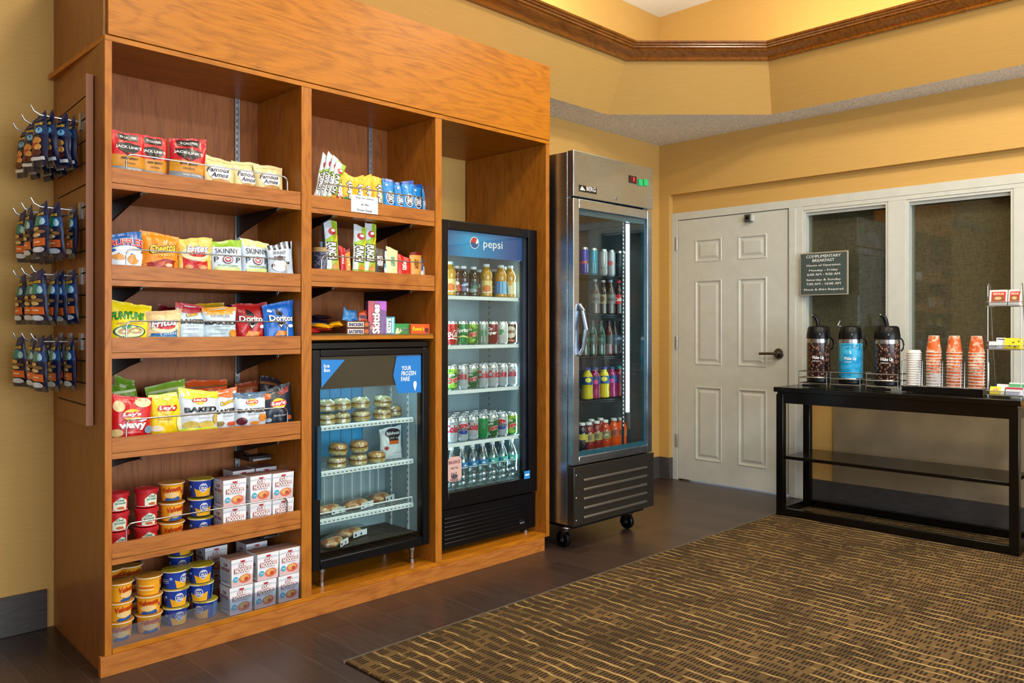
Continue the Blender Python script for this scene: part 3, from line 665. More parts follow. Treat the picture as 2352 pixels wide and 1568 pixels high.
bag('chip_bag', 'maroon chip bag mostly hidden behind the red tortilla chips', 'snack packet', 515, 575, 700, z, 3.11, '#51141a', [], .05, 10, 0, group=G3)
# fourth shelf
z = SH1[3]; G4 = 'chip bags on the fourth shelf'
LAY = lambda v, s: [('e', .5, v, .20*s, .13*s, '#f4c520'), ('p', [(.5-.24*s, v-.02), (.5-.2*s, v+.06*s), (.5+.22*s, v+.07*s), (.5+.24*s, v), (.5+.2*s, v-.055*s), (.5-.2*s, v-.06*s)], '#c21f26'), T("Lay's", .5, v+.005, .38*s, .10*s, WHT, shear=.2, bold=.04)]
bag('chip_bag', 'large red wavy chip bag at the left end of the fourth shelf', 'snack packet', 256, 351, 911, z, 3.0, '#c71a20', [('e', .2, .74, .14, .13, '#e3cf9a'), ('e', .78, .84, .2, .14, '#ead9a8'), ('e', .12, .08, .16, .1, '#d8c080')]+LAY(.52, 1.15)+[T('wavy', .5, .22, .66, .18, WHT, bold=.05), T('ORIGINAL', .5, .08, .4, .035, '#f0c8c8'), ('e', .9, .12, .12, .1, '#7a93a8'), ('p', [(.62, .36), (.84, .42), (.86, .37), (.7, .33)], '#e6dfe6')], .05, 3, -6, 0, group=G4)
bag('chip_bag', 'yellow classic potato chip bag second from the left on the fourth shelf', 'snack packet', 343, 420, 906, z, 3.01, '#f0cf12', [('p', [(0, .84), (.3, .9), (.5, .8), (.8, .94), (1, .84), (1, 1), (0, 1)], '#d8e07a')]+LAY(.60, 1.25)+[T('CLASSIC', .44, .32, .46, .06, '#a8821a', bold=.02), ('e', .2, .08, .2, .08, '#e8ddc0'), ('e', .88, .2, .1, .2, '#e8e2b0')], .05, 3, -4, 2, group=G4)
BK = lambda top, pic: [('p', [(0, .80), (.4, .74), (.7, .82), (1, .78), (1, 1), (0, 1)], top)]+LAY(.74, .85)+[T('BAKED', .52, .50, .86, .13, BLK, bold=.05, shear=.1), T('POTATO CRISPS', .52, .37, .5, .04, '#6b7b80'), T('ORIGINAL', .6, .28, .3, .03, '#4a5a60')]+pic
bag('chip_bag', 'white baked potato chip bag with lime yellow top in the middle of the fourth shelf', 'snack packet', 414, 502, 898, z, 2.995, '#ccd6e0', BK('#d6df2a', [('e', .25, .12, .2, .1, '#c9b04a'), ('e', .66, .10, .22, .1, '#cdb654'), ('e', .92, .25, .08, .14, '#cdb654'), ('r', .0, 1, .0, .03, '#cfe02a')]), .045, 3, -2, 1, group=G4)
bag('chip_bag', 'white baked cheese puff bag with orange top on the fourth shelf', 'snack packet', 484, 548, 897, z, 3.02, '#cfdbe6', [('p', [(0, .66), (.3, .84), (.7, .76), (1, .80), (1, 1), (0, 1)], '#de6a1c'), T('Cheetos', .58, .66, .5, .12, '#f3c11d', oc=BLK, rot=.25, bold=.03), T('BAKED', .56, .42, .90, .12, BLK, bold=.05, rot=.06), T('CRUNCHY', .6, .28, .4, .04, '#6b7b80'), ('e', .3, .08, .16, .07, '#8f7a4a'), ('e', .75, .06, .2, .06, '#c9502a')], .04, 3, 0, group=G4)
bag('chip_bag', 'white baked barbecue chip bag with slate blue top on the fourth shelf', 'snack packet', 543, 617, 903, z, 3.0, '#cbd7e2', [('p', [(0, .80), (.2, .84), (.5, .78), (.8, .86), (1, .78), (1, 1), (0, 1)], '#4e6d8a')]+LAY(.70, .8)+[T('BAKED', .5, .44, .9, .13, BLK, bold=.05), T('BARBECUE', .55, .31, .4, .04, '#6b7b80'), ('e', .16, .12, .15, .12, '#5b1824'), ('e', .8, .2, .13, .12, '#d8852a'), ('e', .55, .05, .16, .05, '#d8852a')], .045, 3, -4, group=G4)
bag('chip_bag', 'dark navy barbecue chip bag at the right end of the fourth shelf', 'snack packet', 612, 677, 893, z, 2.987, '#152434', [('e', .16, .78, .13, .12, '#c8682a'), ('p', [(.5, .82), (.95, .95), (.9, .80), (.6, .74)], '#8a2a24')]+LAY(.52, 1.2)+[T('Barbecue', .5, .18, .4, .06, '#dfe4ea'), ('e', .82, .08, .1, .07, '#b2531f'), ('e', .12, .07, .1, .06, '#9aa6b2')], .05, 4, -6, -4, group=G4)
for i, (a, c, yt, Y, col, ds, rl) in enumerate([
    (255, 300, 872, 3.10, '#6a9a2a', 'light green chip bag standing upright behind the red wavy bag', 8),
    (285, 350, 888, 3.09, '#5d8a26', 'green chip bag slumped behind the gap between the red and yellow bags', -14),
    (352, 440, 884, 3.09, '#7da832', 'pale green chip bag lying behind the yellow classic chips', -4),
    (438, 540, 879, 3.10, '#c8501c', 'orange red chip bag leaning behind the lime topped baked bag', -6),
    (540, 596, 882, 3.09, '#7a3418', 'brown orange foil bag behind the slate blue topped bag', 6),
    (588, 642, 874, 3.07, '#26222c', 'black foil bag standing behind the navy barbecue bag', 12)]):
    bag('chip_bag', ds, 'snack packet', a, c, yt, z, Y, col, [('r', 0, 1, .8, .86, '#b8c9a0' if i < 3 else '#7a4a2a')], .05, 9, rnd.uniform(-8, 8), rl, group=G4)

# ---- tubs
def tub_proto(kind):
    spec = {'orange': ('#e9a31e', '#b9802a', .045, .036), 'blue': ('#1d3fa0', '#a89a1c', .045, .036), 'red': ('#c81f26', '#a3141c', .041, .036)}[kind]
    base, lidc, r1, r0 = spec; H = .066
    t = thing('food_tub', 'tub', 'food tub')
    b = MB(); b.lathe([(r0*.7, .003), (r0-.003, 0), (r0, .002), (r1-.003, H-.004), (r1, H-.003), (r1, H)], P(base, .4), n=32)
    rr = lambda z: r0+(r1-.003-r0)*z/H+.0004
    f = lambda x, zz, off: ((rr(zz)+off)*math.sin(x/.040), -(rr(zz)+off)*math.cos(x/.040), zz)
    def ring(z0, z1, c, o=.0004): b.grid(lambda u, v: f((u-.5)*2*PI*.040, z0+(z1-z0)*v, o), 36, 1, P(c, .4))
    w = .09
    if kind == 'orange':
        apply_design(b, f, w, H, [('p', [(.2, .08), (.35, .2), (.55, .16), (.8, .26), (.95, .14), (.9, .04), (.3, .02)], '#1c4f90'), ('e', .55, .36, .32, .16, '#e6c384'), T('Velveeta', .55, .68, .78, .30, '#b82a12', shear=.2, bold=.03, rot=.1), ('e', 1.0, .5, .06, .09, '#b03a5a'),
          ('r', -.7, -.1, .3, .36, '#f6dda0'), ('r', -.7, -.1, .42, .48, '#c8501c'), ('r', -.7, -.1, .54, .58, '#f6dda0'), ('r', -1.1, -.75, .05, .92, '#e9e2d4'), ('r', 1.3, 1.7, .2, .8, '#d9c9a0')])
    elif kind == 'blue':
        apply_design(b, f, w, H, [('p', [(.22, .52), (.4, .42), (.7, .44), (.98, .56), (.95, .05), (.3, .04)], '#e6a81c'), ('e', .6, .54, .17, .26, '#e9f0f6'), ('e', .6, .54, .145, .22, '#1d3fa0'), T('KRAFT', .6, .72, .2, .12, WHT, bold=.04), T('MAC &', .6, .56, .2, .1, WHT, bold=.04), T('CHEESE', .6, .44, .24, .1, WHT, bold=.04), ('p', [(.5, .36), (.6, .28), (.7, .36), (.6, .32)], WHT),
          ('r', -.6, .0, .34, .40, '#7f9ad8'), ('r', -.6, .0, .46, .50, '#cfdcf2'), ('r', -.6, .0, .56, .60, '#7f9ad8'), ('e', .08, .62, .06, .08, '#8fb4e8'), ('r', 1.15, 1.5, .1, .9, '#3a7ab8'), ('r', 1.5, 1.9, .05, .9, '#cfe0ea')])
    else:
        ring(H*.80, H*.83, '#e8d8d2'); ring(H*.06, H*.09, '#e8d8d2')
        apply_design(b, f, w, H, [('p', [(.3, .12), (.3, .5), (.42, .62), (.6, .78), (.85, .62), (.9, .5), (.86, .12), (.6, .06)], '#d8e4d0'), ('e', .6, .2, .16, .08, '#b8602a'), T('Chef', .6, .62, .3, .12, '#2a7a6a', shear=.2, bold=.03), T('BOYARDEE', .6, .46, .42, .1, '#2a7a6a', bold=.02), ('r', -.5, -.15, .08, .76, '#ece6e2')])
    b.build('tub_body', t)
    l = MB()
    if kind == 'red': l.lathe([(r1-.002, H-.014), (r1+.0015, H-.014), (r1+.002, H-.002), (r1, H), (r1-.005, H+.001), (r1-.006, H-.002), (.001, H-.002)], P('#b3202c', .35), n=32, caps=False)
    else:
        l.lathe([(r1, H), (r1+.0022, H+.0003), (r1+.0022, H+.0016), (r1-.001, H+.002), (.001, H+.0022)], P(lidc, .35), n=32, caps=False)
        l.lathe([(r1+.0018, H-.003), (r1+.0028, H-.002), (r1+.0028, H+.0004), (r1+.0018, H+.0006)], P('#efe6cf', .4), n=32, caps=False)
        if kind == 'blue': l.prism([(-.02, -r1+.01), (.03, -r1-.006), (.042, -r1+.012)], 'z', H+.0005, H+.0018, P(lidc, .35))
    l.build('tub_lid', t)
    return t
TUBS = {k: tub_proto(k) for k in ('orange', 'blue', 'red')}
used = {}
def tub(kind, px, Y, zb, rz, label, group):
    r = TUBS[kind]; x = XP(px, Y)
    rot = (0, 0, math.radians(rz)-math.atan2(x, Y)*.7); loc = (x, Y+.045, zb)
    if kind not in used:
        used[kind] = 1; r.location = loc; r.rotation_euler = rot; r['label'] = label; r['group'] = group; return r
    return dup(r, loc, rot, label, group)
G5 = 'noodle, pasta and cheese tubs on the fifth shelf'; G6 = 'noodle, pasta and cheese tubs on the bottom deck'
lev = ['bottom', 'middle', 'top']
for k in range(3):
    zz = SH1[4]+.0005+k*.0705
    tub('red', 278, 3.03, zz, [10, 0, 4][k], f'red pasta tub, {lev[k]} of the stack at the far left of the fifth shelf', G5)
    tub('red', 347, 3.03, zz, [-6, -4, 12][k], f'red pasta tub, {lev[k]} of the stack next to the orange cheese tubs', G5)
    tub('orange', 405, 3.035, zz+.004*k, [0, 14, -10][k], f'orange cheese pasta tub, {lev[k]} of the stack on the fifth shelf', G5)
    tub('blue', 472, 3.03, zz+.004*k, [-2, 0, -4][k], f'blue macaroni tub, {lev[k]} of the stack on the fifth shelf', G5)
    zz = .0905+k*.0685
    tub('orange', 285, 2.985, zz, [0, 16, 34][k], f'orange cheese pasta tub, {lev[k]} of the stack at the far left of the bottom deck', G6)
    tub('orange', 353, 2.985, zz, [-4, -14, 95][k], f'orange cheese pasta tub, {lev[k]} of the second stack on the bottom deck', G6)
    tub('blue', 415 if k < 2 else 413, 2.99, zz, [2, 0, 30][k], f'blue macaroni tub, {lev[k]} of the stack beside the orange tubs on the bottom deck', G6)
    tub('blue', 482 if k == 0 else 473, 2.985, zz, [-50, -30, -6][k], f'blue macaroni tub, {lev[k]} of the stack next to the noodle boxes on the bottom deck', G6)
for px, kd, kk, ds in ((262, 'orange', 2, 'orange tub in shadow at the back left of the deck'), (308, 'orange', 2, 'orange tub in shadow behind the second orange stack'), (425, 'blue', 3, 'blue macaroni tub in shadow at the back of the bottom deck')):
    for k in range(kk+1):
        tub(kd, px, 3.17, .0905+k*.0685, rnd.uniform(-20, 20), ds+(', top of its stack' if k == kk else f', {ORD[k]} from deck'), G6)
# ---- noodle boxes
def noodle_box():
    w, d, h = .094, .090, .1055; t = thing('noodle_box', 'box', 'noodle box')
    b = MB(); k = .012
    sec = lambda z, s: [(-w/2*s, -d/2*s, z), (w/2*s, -d/2*s, z), (w/2*s, d/2*s, z), (-w/2*s, d/2*s, z)]
    A, B_ = sec(0, .93), sec(h, 1.0)
    b.add(A+B_, [(0, 3, 2, 1), (0, 1, 5, 4), (1, 2, 6, 5), (2, 3, 7, 6), (3, 0, 4, 7)], P('#e4e6ea', .45)); b.add(B_, [(0, 1, 2, 3)], P('#8d6a60', .5))
    sc = lambda z: .93+.07*z/h
    f = lambda x, z, off: (x*sc(z), -d/2*sc(z)-off, z)
    apply_design(b, f, w, h, [('p', [(.02, .02), (.98, .02), (.98, .34), (.7, .42), (.4, .3), (.02, .26)], '#d8b3b3'), ('p', [(0, .82), (.5, .86), (1, .80), (1, .84), (.5, .9), (0, .87)], '#c3cfd8'), ('e', .62, .24, .28, .16, '#d0694a'), ('e', .60, .27, .2, .11, '#d8a860'), ('e', .68, .22, .1, .07, '#b8482e'), ('e', .18, .27, .12, .105, '#3aa8c4'), T('20%', .18, .27, .14, .05, WHT, bold=.02),
        ('p', [(.38, .93), (.62, .93), (.56, .86), (.44, .86)], '#b01f2c'), T('CUP', .5, .76, .34, .13, WHT, oc='#a8202c', ow=.07, bold=.05), T('NOODLES', .5, .58, .72, .17, WHT, oc='#a8202c', ow=.06, bold=.04)], .45)
    g = lambda x, z, off: (-w/2*sc(z)-off, -x*sc(z), z)
    apply_design(b, g, d, h, [('r', .1, .9, .1, .5, '#b9bcc4'), T('CUP', .5, .76, .34, .12, '#8a3a44', bold=.03), T('NOODLES', .5, .60, .7, .13, '#8a3a44', bold=.03), ('r', .2, .7, .6*.2, .16, '#7f8690')], .45)
    b.build('box_body', t); return t
nb = noodle_box(); first = [1]
def nbox(px, Y, zb, label, group, rz=0):
    x = XP(px, Y); loc = (x, Y+.045, zb); rot = (0, 0, math.radians(rz))
    if first: first.pop(); nb.location = loc; nb.rotation_euler = rot; nb['label'] = label; nb['group'] = group; return
    dup(nb, loc, rot, label, group)
GN = 'white noodle boxes on the fifth shelf'; GM = 'white noodle boxes on the bottom deck'
for r in range(2):
    for i, px in enumerate((541, 600, 652)):
        nbox(px-1, 2.977+(0.008 if i == 1 else 0), SH1[4]+.0005+r*.1065, f"white noodle box, {['lower', 'upper'][r]} row, {['left', 'middle', 'right'][i]} column, fifth shelf", GN, [-1, 2, 0][i])
    for i, px in enumerate(((556, 557)[r], (611, 617)[r], (665, 667)[r])):
        nbox(px-1, 2.957, .0905+r*.1065, f"white noodle box, {['lower', 'upper'][r]} row, {['left', 'middle', 'right'][i]} column, bottom deck", GM, [(-1, 3)[r], 1, 0][i])
    for i, px in enumerate((560, 612)):
        nbox(px, 3.14, SH1[4]+.0005+r*.1065, f"white noodle box standing in the second rank, {['lower', 'upper'][r]} row, {['left', 'right'][i]}, fifth shelf", GN)
    nbox(497, 3.19, .0905+r*.1065, f"white noodle box at the back behind the blue tubs, {['lower', 'upper'][r]} one", GM)
    nbox(590, 3.13, .0905+r*.1065, f"white noodle box in the second rank of the bottom deck, {['lower', 'upper'][r]} one", GM)

# ------------------------------------------------------------------ middle bay sweets
z = SH2[0]; GA = 'candy packets on the top shelf of the middle bay'
def stick(name, label, cat, pl, pr, ytop, zb, Y, base, design, dp=.018, roll=0, lean=4, group=None, yaw=-4):
    return bag(name, label, cat, pl, pr, ytop, zb, Y, base, design, dp, lean, yaw, roll, group, nu=10, nv=18, edge=.05)
PUN = [('p', [(0, .62), (.5, .7), (.6, 1), (0, 1)], '#cfdce4'), ('e', .55, .78, .3, .07, '#b81e30'), ('e', .62, .8, .16, .03, WHT), ('p', [(.55, .55), (.9, .75), (1, .7), (.7, .5)], '#e8c42a'), ('p', [(0, .05), (.35, .05), (.3, .5), (0, .6)], '#d8dfe4'), T('PUNCH', .42, .40, 1.1, .2, WHT, oc=BLK, ow=.1, rot=-PI/2, bold=.04), ('p', [(.3, .05), (.7, .2), (.9, .05)], '#d88a3a')]
def pun(w, h):   # text runs down the stick, so its width is scaled by the stick's height
    q = [it for it in PUN if it[0] != 't']; q.append(('t', 'PUNCH', .45, .40, h/w*.38, w/h*.55, WHT, dict(oc=BLK, ow=.1, rot=-PI/2, bold=.04))); return q
for i, (a, c, yt, rl) in enumerate([(716, 735, 352, 14), (724, 744, 348, 16), (733, 754, 356, 18), (742, 764, 366, 20)]):
    stick('candy_stick_pack', f'green and white sour straw pack, {ORD[i]} from the left in the leaning fan', 'candy', a, c, yt, z, 3.05-.012*i, '#8fb42a', pun(.035, .2), roll=rl, group=GA)
def vtext(s, w, h, c, oc=None, span=.55, thick=.5, u=.5, v=.45, ow=.08, rot=PI/2): 
    d = dict(rot=rot, bold=.04)
    if oc: d['oc'] = oc; d['ow'] = ow
    return ('t', s, u, v, h/w*span, w/h*thick, c, d)
for i, (a, c, yt) in enumerate([(756, 776, 397), (771, 792, 402)]):
    stick('candy_packet', f"red fruit candy packet, {['left', 'right'][i]} one of the pair, middle bay", 'candy', a, c, yt, z, 3.03, '#c01c22', [('r', .35, .6, .1, .85, '#e8c83a'), vtext('Skittles', .04, .13, WHT, '#7a1018')], group=GA)
for i, (a, c, yt) in enumerate([(788, 818, 400), (815, 840, 405), (839, 859, 403), (857, 886, 407)]):
    stick('candy_packet', f"yellow peanut candy packet, {ORD[i]} from the left of the four", 'candy', a, c, yt, z, 3.02+.01*(i % 2), '#eeb81c', [('e', .3, .12, .25, .1, '#4a8a3a'), vtext("m&m's", .05, .14, WHT, '#3a2014', .55, .42)], roll=rnd.uniform(-3, 3), group=GA)
for i, (a, c, yt) in enumerate([(883, 908, 411), (905, 928, 420), (925, 951, 416), (947, 969, 424), (969, 987, 426)]):
    stick('cookie_packet', f"bright blue sandwich cookie packet, {ORD[i]} from the left in the middle bay", 'candy', a, c, yt, z, 3.02+.012*(i % 2), '#1b86d0', [('r', 0, 1, .9, 1, '#1b4fa8'), ('e', .6, .35, .4, .22, '#dfe9f2'), ('e', .6, .35, .34, .19, '#1d2433'), vtext('OREO', .05, .13, WHT, None, .30, .5, .6, .35), ('e', .3, .78, .12, .04, '#cfe2f2')], roll=rnd.uniform(-5, 5), group=GA)
# paper notice on the lip
yn = UY+.0025; nx0, nx1 = XP(806.5, yn), XP(868, yn); nz0, nz1 = ZP(806.5, 485.5, yn), ZP(806.5, 446, yn)
b = MB(); b.grid(lambda u, v: (nx0+(nx1-nx0)*u, yn-.0004-.003*(v > .8)*0-.0012*math.sin(u*3)*v, nz0+(nz1-nz0)*v), 6, 4, PAPERW); 
b.grid(lambda u, v: (nx0+(nx1-nx0)*u, yn+.0006, nz0+(nz1-nz0)*v), 1, 1, PAPERW)
fn = lambda x, zz, off: ((nx0+nx1)/2+x, yn-.0018-off, nz0+zz)
for s_, v, W_ in (('Pay for items', .84, .66), ('at the', .50, .28), ('Front Desk', .15, .55)): d_text(b, fn, s_, 0, v*(nz1-nz0), W_*(nx1-nx0), .15*(nz1-nz0), P('#3a3a40', .6), .0004, bold=.01)
tag(b.build('paper_notice'), 'small white paper notice taped to the lip below the yellow candy packets', 'notice')
# second shelf, middle bay
z = SH2[1]; GB = 'candy packets on the second shelf of the middle bay'
t = thing('display_tub', 'dark blue speckled candy tub with tan rim at the left end of the second shelf', 'candy', (XP(738, 3.07), 3.07, z+.0005))
b = MB(); b.lathe([(.034, 0), (.036, .002), (.039, .130), (.039, .135)], mottled('blue_speckle', '#131a3c', '#6a6f86', 90), n=20); b.build('tub_body', t)
b = MB(); b.lathe([(.0392, .133), (.041, .134), (.041, .150), (.038, .153), (.001, .153)], P('#a88a5c', .5), n=20, caps=False); b.lathe([(.006, .153), (.010, .178), (.012, .180), (.001, .180)], P('#7f9ab0', .3), n=12, caps=False); b.build('tub_lid', t)
stick('foil_pouch', 'dark grey foil pouch upright behind the speckled tub', 'candy', 745, 765, 515, z, 3.16, '#3a4048', [], group=GB)
for i, (a, c, yt, rl) in enumerate([(754, 783, 507, -2), (809, 838, 520, 5), (836, 862, 513, 4)]):
    w_ = XP(c, 3.02)-XP(a, 3.02)
    stick('candy_stick_pack', f"tall green and yellow sour straw pack, {['leftmost', 'middle', 'rightmost'][i]} of the three standing on the second shelf", 'candy', a, c, yt, z, 3.02, '#9ac22a', pun(w_, .22), roll=rl, group=GB)
for a, c, yt, col, tx, tc, oc, ds in [
    (781, 796, 567, '#b81a28', 'TWIX', WHT, None, 'slim red candy bar beside the leftmost sour straw pack'),
    (795, 809, 575, '#d8881c', 'BUTTER', '#f6e3a0', '#8a1c10', 'slim orange candy bar with red top next to the slim red one'),
    (854, 889, 571, '#2a1712', "HERSHEY'S", WHT, BLK, 'dark brown chocolate bar standing near the middle of the second shelf'),
    (876, 893, 580, '#cfe6e6', 'ALMOND', '#2a8a8a', None, 'pale teal candy bar half hidden behind the dark chocolate bar'),
    (889, 914, 571, '#e8dca0', 'ALMOND', '#4a9a8a', None, 'cream coloured nut bar with jagged top on the second shelf'),
    (912, 946, 588, '#c8231c', 'KitKat', WHT, None, 'red wafer bar packet with white lettering on the second shelf'),
    (943, 969, 580, '#e3a44a', 'PAYDAY', '#8a3a1c', None, 'tan peanut bar packet beside the small blue packet'),
    (967, 989, 592, '#1f5fae', 'TREATS', WHT, None, 'small blue rice treat packet at the right end of the second shelf')]:
    w_ = XP(c, 3.03)-XP(a, 3.03); ex = [('r', 0, 1, .88, 1, '#7a1018')] if 'peanut' in ds or 'orange' in ds else []
    if 'rice' in ds: ex = [('e', .4, .15, .5, .18, '#e6edf4')]
    stick('candy_bar', ds, 'candy', a, c, yt, z, 3.03, col, ex+[vtext(tx, w_, .12, tc, None, .5, .28, v=.5)], group=GB, roll=rnd.uniform(-2, 3))
# third shelf, middle bay
z = SH2[2]+.0005; GC = 'sweets and gum on the third shelf of the middle bay'
def fbox(name, label, pl, pr, yt, Y, zb, col, design, d=.05, rz=0):
    X0, X1 = XP(pl, Y), XP(pr, Y); w = X1-X0; h = ZP((pl+pr)/2, yt, Y)-zb
    b = MB(); b.box(-w/2, w/2, 0, d, 0, h, P(col, .35)); apply_design(b, lambda x, zz, off: (x, -off, zz), w, h, design, .35)
    tag(b.build(name, loc=((X0+X1)/2, Y, zb), rot=(0, 0, math.radians(rz)), bevel=.0008), label, 'candy', GC); return h
for i in range(2):
    zz = z+i*.0305
    b = MB(); X0, X1 = XP(796, 3.0), XP(849, 3.0); w = X1-X0; b.box(-w/2, w/2, 0, .05, 0, .029, P('#5a3524', .35))
    apply_design(b, lambda x, q, off: (x, -off, q), w, .029, [('r', .05, .74, .12, .88, '#ddd6cf'), T(['SNICKERS', 'SATISFIES'][i == 0], .4, .5, .62, .5, '#26305c', bold=.04), ('e', .86, .5, .1, .34, '#b8622e')], .35)
    tag(b.build('candy_box', loc=((X0+X1)/2, 3.0, zz), bevel=.0008), f"brown candy bar box with white panel, {['lower', 'upper'][i]} of the two stacked", 'candy', GC)
fbox('candy_box', 'tall purple and red fruit candy pack standing on end beside the stacked bar boxes', 848, 885, 691, 3.0, z, '#6a2a7a', [('p', [(0, .3), (.4, .3), (.5, 1), (0, 1)], '#b82a3a'), ('p', [(.4, .8), (1, .7), (1, 1), (.4, 1)], '#a83ab8'), ('e', .3, .2, .2, .08, '#d87a2a'), vtext('Skittles', .06, .125, WHT, '#7a1018', .72, .5, .42, .46)], .03, -12)
fbox('gum_box', 'light blue gum box with white lettering right of the purple candy pack', 877, 907, 727, 2.995, z, '#3aa0b8', [('r', .08, .92, .06, .94, '#9fd8e2'), vtext('extra', .05, .065, WHT, '#1a5a7a', .75, .5, .5, .5)], .03)
fbox('gum_box', 'low green gum box with dark lettering', 907, 946, 743, 2.995, z, '#2f8f4a', [('p', [(.0, .02), (.2, .02), (.55, .5), (.1, .6)], '#d8e8b0'), T('Trident', .55, .46, .74, .34, '#12402a', oc='#bfe0c0', shear=.2, bold=.03)], .04)
fbox('candy_box', 'bright orange peanut butter cup box at the right end of the third shelf', 944, 987, 744, 2.98, z, '#e2571c', [T("Reese's", .38, .56, .62, .42, '#f3c81c', oc='#4a2010', shear=.2, bold=.03), ('r', .74, .92, .2, .6, '#5a2a3a')], .04)
# bars lying in heaps
def lying(label, px, Y, zb, L, wd, col, ang, tilt=0, des=None, dp=.016):
    mb = bag_mesh(wd, L, dp, col, des or [], rnd.random()*30, nu=8, nv=12, edge=.06)
    o = mb.build('candy_bar', loc=(XP(px, Y), Y, zb), rot=(math.radians(-90+tilt), 0, math.radians(ang)), ang=80)
    tag(o, label, 'candy', GC)
hz = [('dark navy candy bar at the bottom of the left heap', '#1c1a3a'), ('black candy bar on the left heap, second up', '#17141c'), ('light blue candy bar crossing the left heap', '#6fa8cc'), ('dark purple candy bar near the top of the left heap', '#2a1f4a'), ('dark brown candy bar topmost of the left heap', '#2a1a1c')]
for i, (ds, col) in enumerate(hz):
    lying(ds, 740+i*4, 3.13, z+.014+i*.0150, .11, .075, col, 80+(-1)**i*14, 3, [('r', .2, .8, .3, .7, '#4a5a9a')])
for i, (ds, px, col, ang) in enumerate([('red candy bag lying flat at the front left of the third shelf', 726, '#a01c22', 10), ('second red candy bag under the yellow ones', 745, '#8a2a20', -14), ('yellow candy bag lying across the red ones', 757, '#e2a31c', 24), ('golden yellow candy bag with its corner pointing at the bar boxes', 770, '#eeb01c', -38)]):
    lying(ds, px, 3.035, z+.014+i*.009, .10, .07, col, ang, 7, None, .026)
for i, (ds, px, col, ang) in enumerate([('blue candy packet on top of the bar boxes, left one', 797, '#1f78b8', 25), ('blue candy packet on top of the bar boxes, right one', 812, '#1c66a8', -10), ('red and black candy packet on top of the bar boxes', 835, '#b8401c', 10)]):
    mb = bag_mesh(.045, .048, .015, col, [('r', .1, .9, .2, .5, '#2a2030')] if i == 2 else [], i+3.3, nu=8, nv=8)
    tag(mb.build('candy_bar', loc=(XP(px, 3.02), 3.02, z+.0615), rot=(math.radians(-14), math.radians(ang*.5), math.radians(-8)), ang=80), ds, 'candy', GC)

# ------------------------------------------------------------------ nut pouches on peg hooks
ROWZ = [1.93, 1.613, 1.38, 1.147]; HY = [3.13, 3.29, 3.45]; RN = ['top', 'second', 'third', 'bottom']; CN = ['nearest camera', 'in the middle', 'nearest wall']
def board_x(y): return .950+(y-3.062)*(.031/.438)
GH = 'chrome peg hooks on the slatted board'
hb = MB()
hb.box(-.006, -.001, -.012, .012, -.03, .03, CHROME)
hb.tube([(-.004, 0, 0), (-.13, 0, .002), (-.150, 0, .012), (-.160, 0, .030)], .0026, CHROME, 8)
hook0 = hb.build('peg_hook')
def pouch_proto(kind):
    w, h = .080, .185
    if kind == 0: des = [('r', 0, 1, .86, 1, '#1a2450'), T('PLANTERS', .5, .79, .66, .045, '#e8c23a', bold=.03), ('r', 0, 1, .58, .76, '#16305c'), ('e', .62, .66, .2, .06, '#6fb0d8'), ('e', .5, .46, .3, .07, '#d89a4a'), ('e', .4, .38, .22, .06, '#b0452a'), ('e', .6, .34, .22, .06, '#e0a85a'), ('e', .5, .24, .3, .06, '#5a2a2c'), ('r', .1, .9, .1, .16, '#d8dde2')]
    else: des = [('r', 0, 1, .84, 1, '#1a2450'), T('PLANTERS', .5, .80, .66, .045, '#e8c23a', bold=.03), ('r', 0, .6, .58, .76, '#12827c'), ('r', .6, 1, .58, .76, '#16407a'), ('e', .72, .66, .17, .07, '#9fd0e0'), ('e', .35, .52, .25, .035, '#c8a45a'), ('e', .6, .46, .3, .035, '#7a5a34'), ('e', .4, .40, .28, .035, '#dcc48a'), ('r', .08, .92, .2, .34, '#d8642a'), ('r', .2, .6, .26, .29, '#f0cfa8'), ('e', .5, .13, .36, .05, '#c8d4e0')]
    return bag_mesh(w, h, .026, '#131c3a', des, 3.7+kind*5, nu=14, nv=20, rough=.22, pinch=.52).build('nut_pouch', ang=80)
PP = [pouch_proto(0), pouch_proto(1)]; fu = [1, 1]; fh = [1]
for r in range(4):
    for c in range(3):
        y = HY[c]; xb = board_x(y)
        o = hook0 if fh else hook0.copy()
        if fh: fh.pop()
        else: COL.objects.link(o)
        o.location = (xb, y, ROWZ[r]); tag(o, f'chrome peg hook in the {RN[r]} row, the one {CN[c]}', 'hook', GH)
        nn = [(4, 4, 3), (3, 3, 3), (4, 3, 2), (3, 3, 2)][r][c]
        for k in range(nn):
            kd = 0 if r == 0 else 1
            o = PP[kd] if fu[kd] else PP[kd].copy()
            if fu[kd]: fu[kd] = 0
            else: COL.objects.link(o)
            xx = xb-.034-k*.094/max(1, nn-1)+rnd.uniform(-.006, .006)
            o.location = (xx, y+rnd.uniform(-.003, .003), ROWZ[r]-.172+(0 if nn < 4 else rnd.uniform(-.004, .002)))
            o.rotation_euler = (rnd.uniform(-.08, .08), rnd.uniform(-.05, .05), -math.radians(rnd.uniform(62, 90)))
            tag(o, f"{['navy', 'teal banded'][kd]} nut pouch, {RN[r]} row, hook {CN[c]}, {['closest to', 'second from', 'third from', 'fourth from'][k]} board", 'snack packet', 'nut pouches hanging on the slatted board')
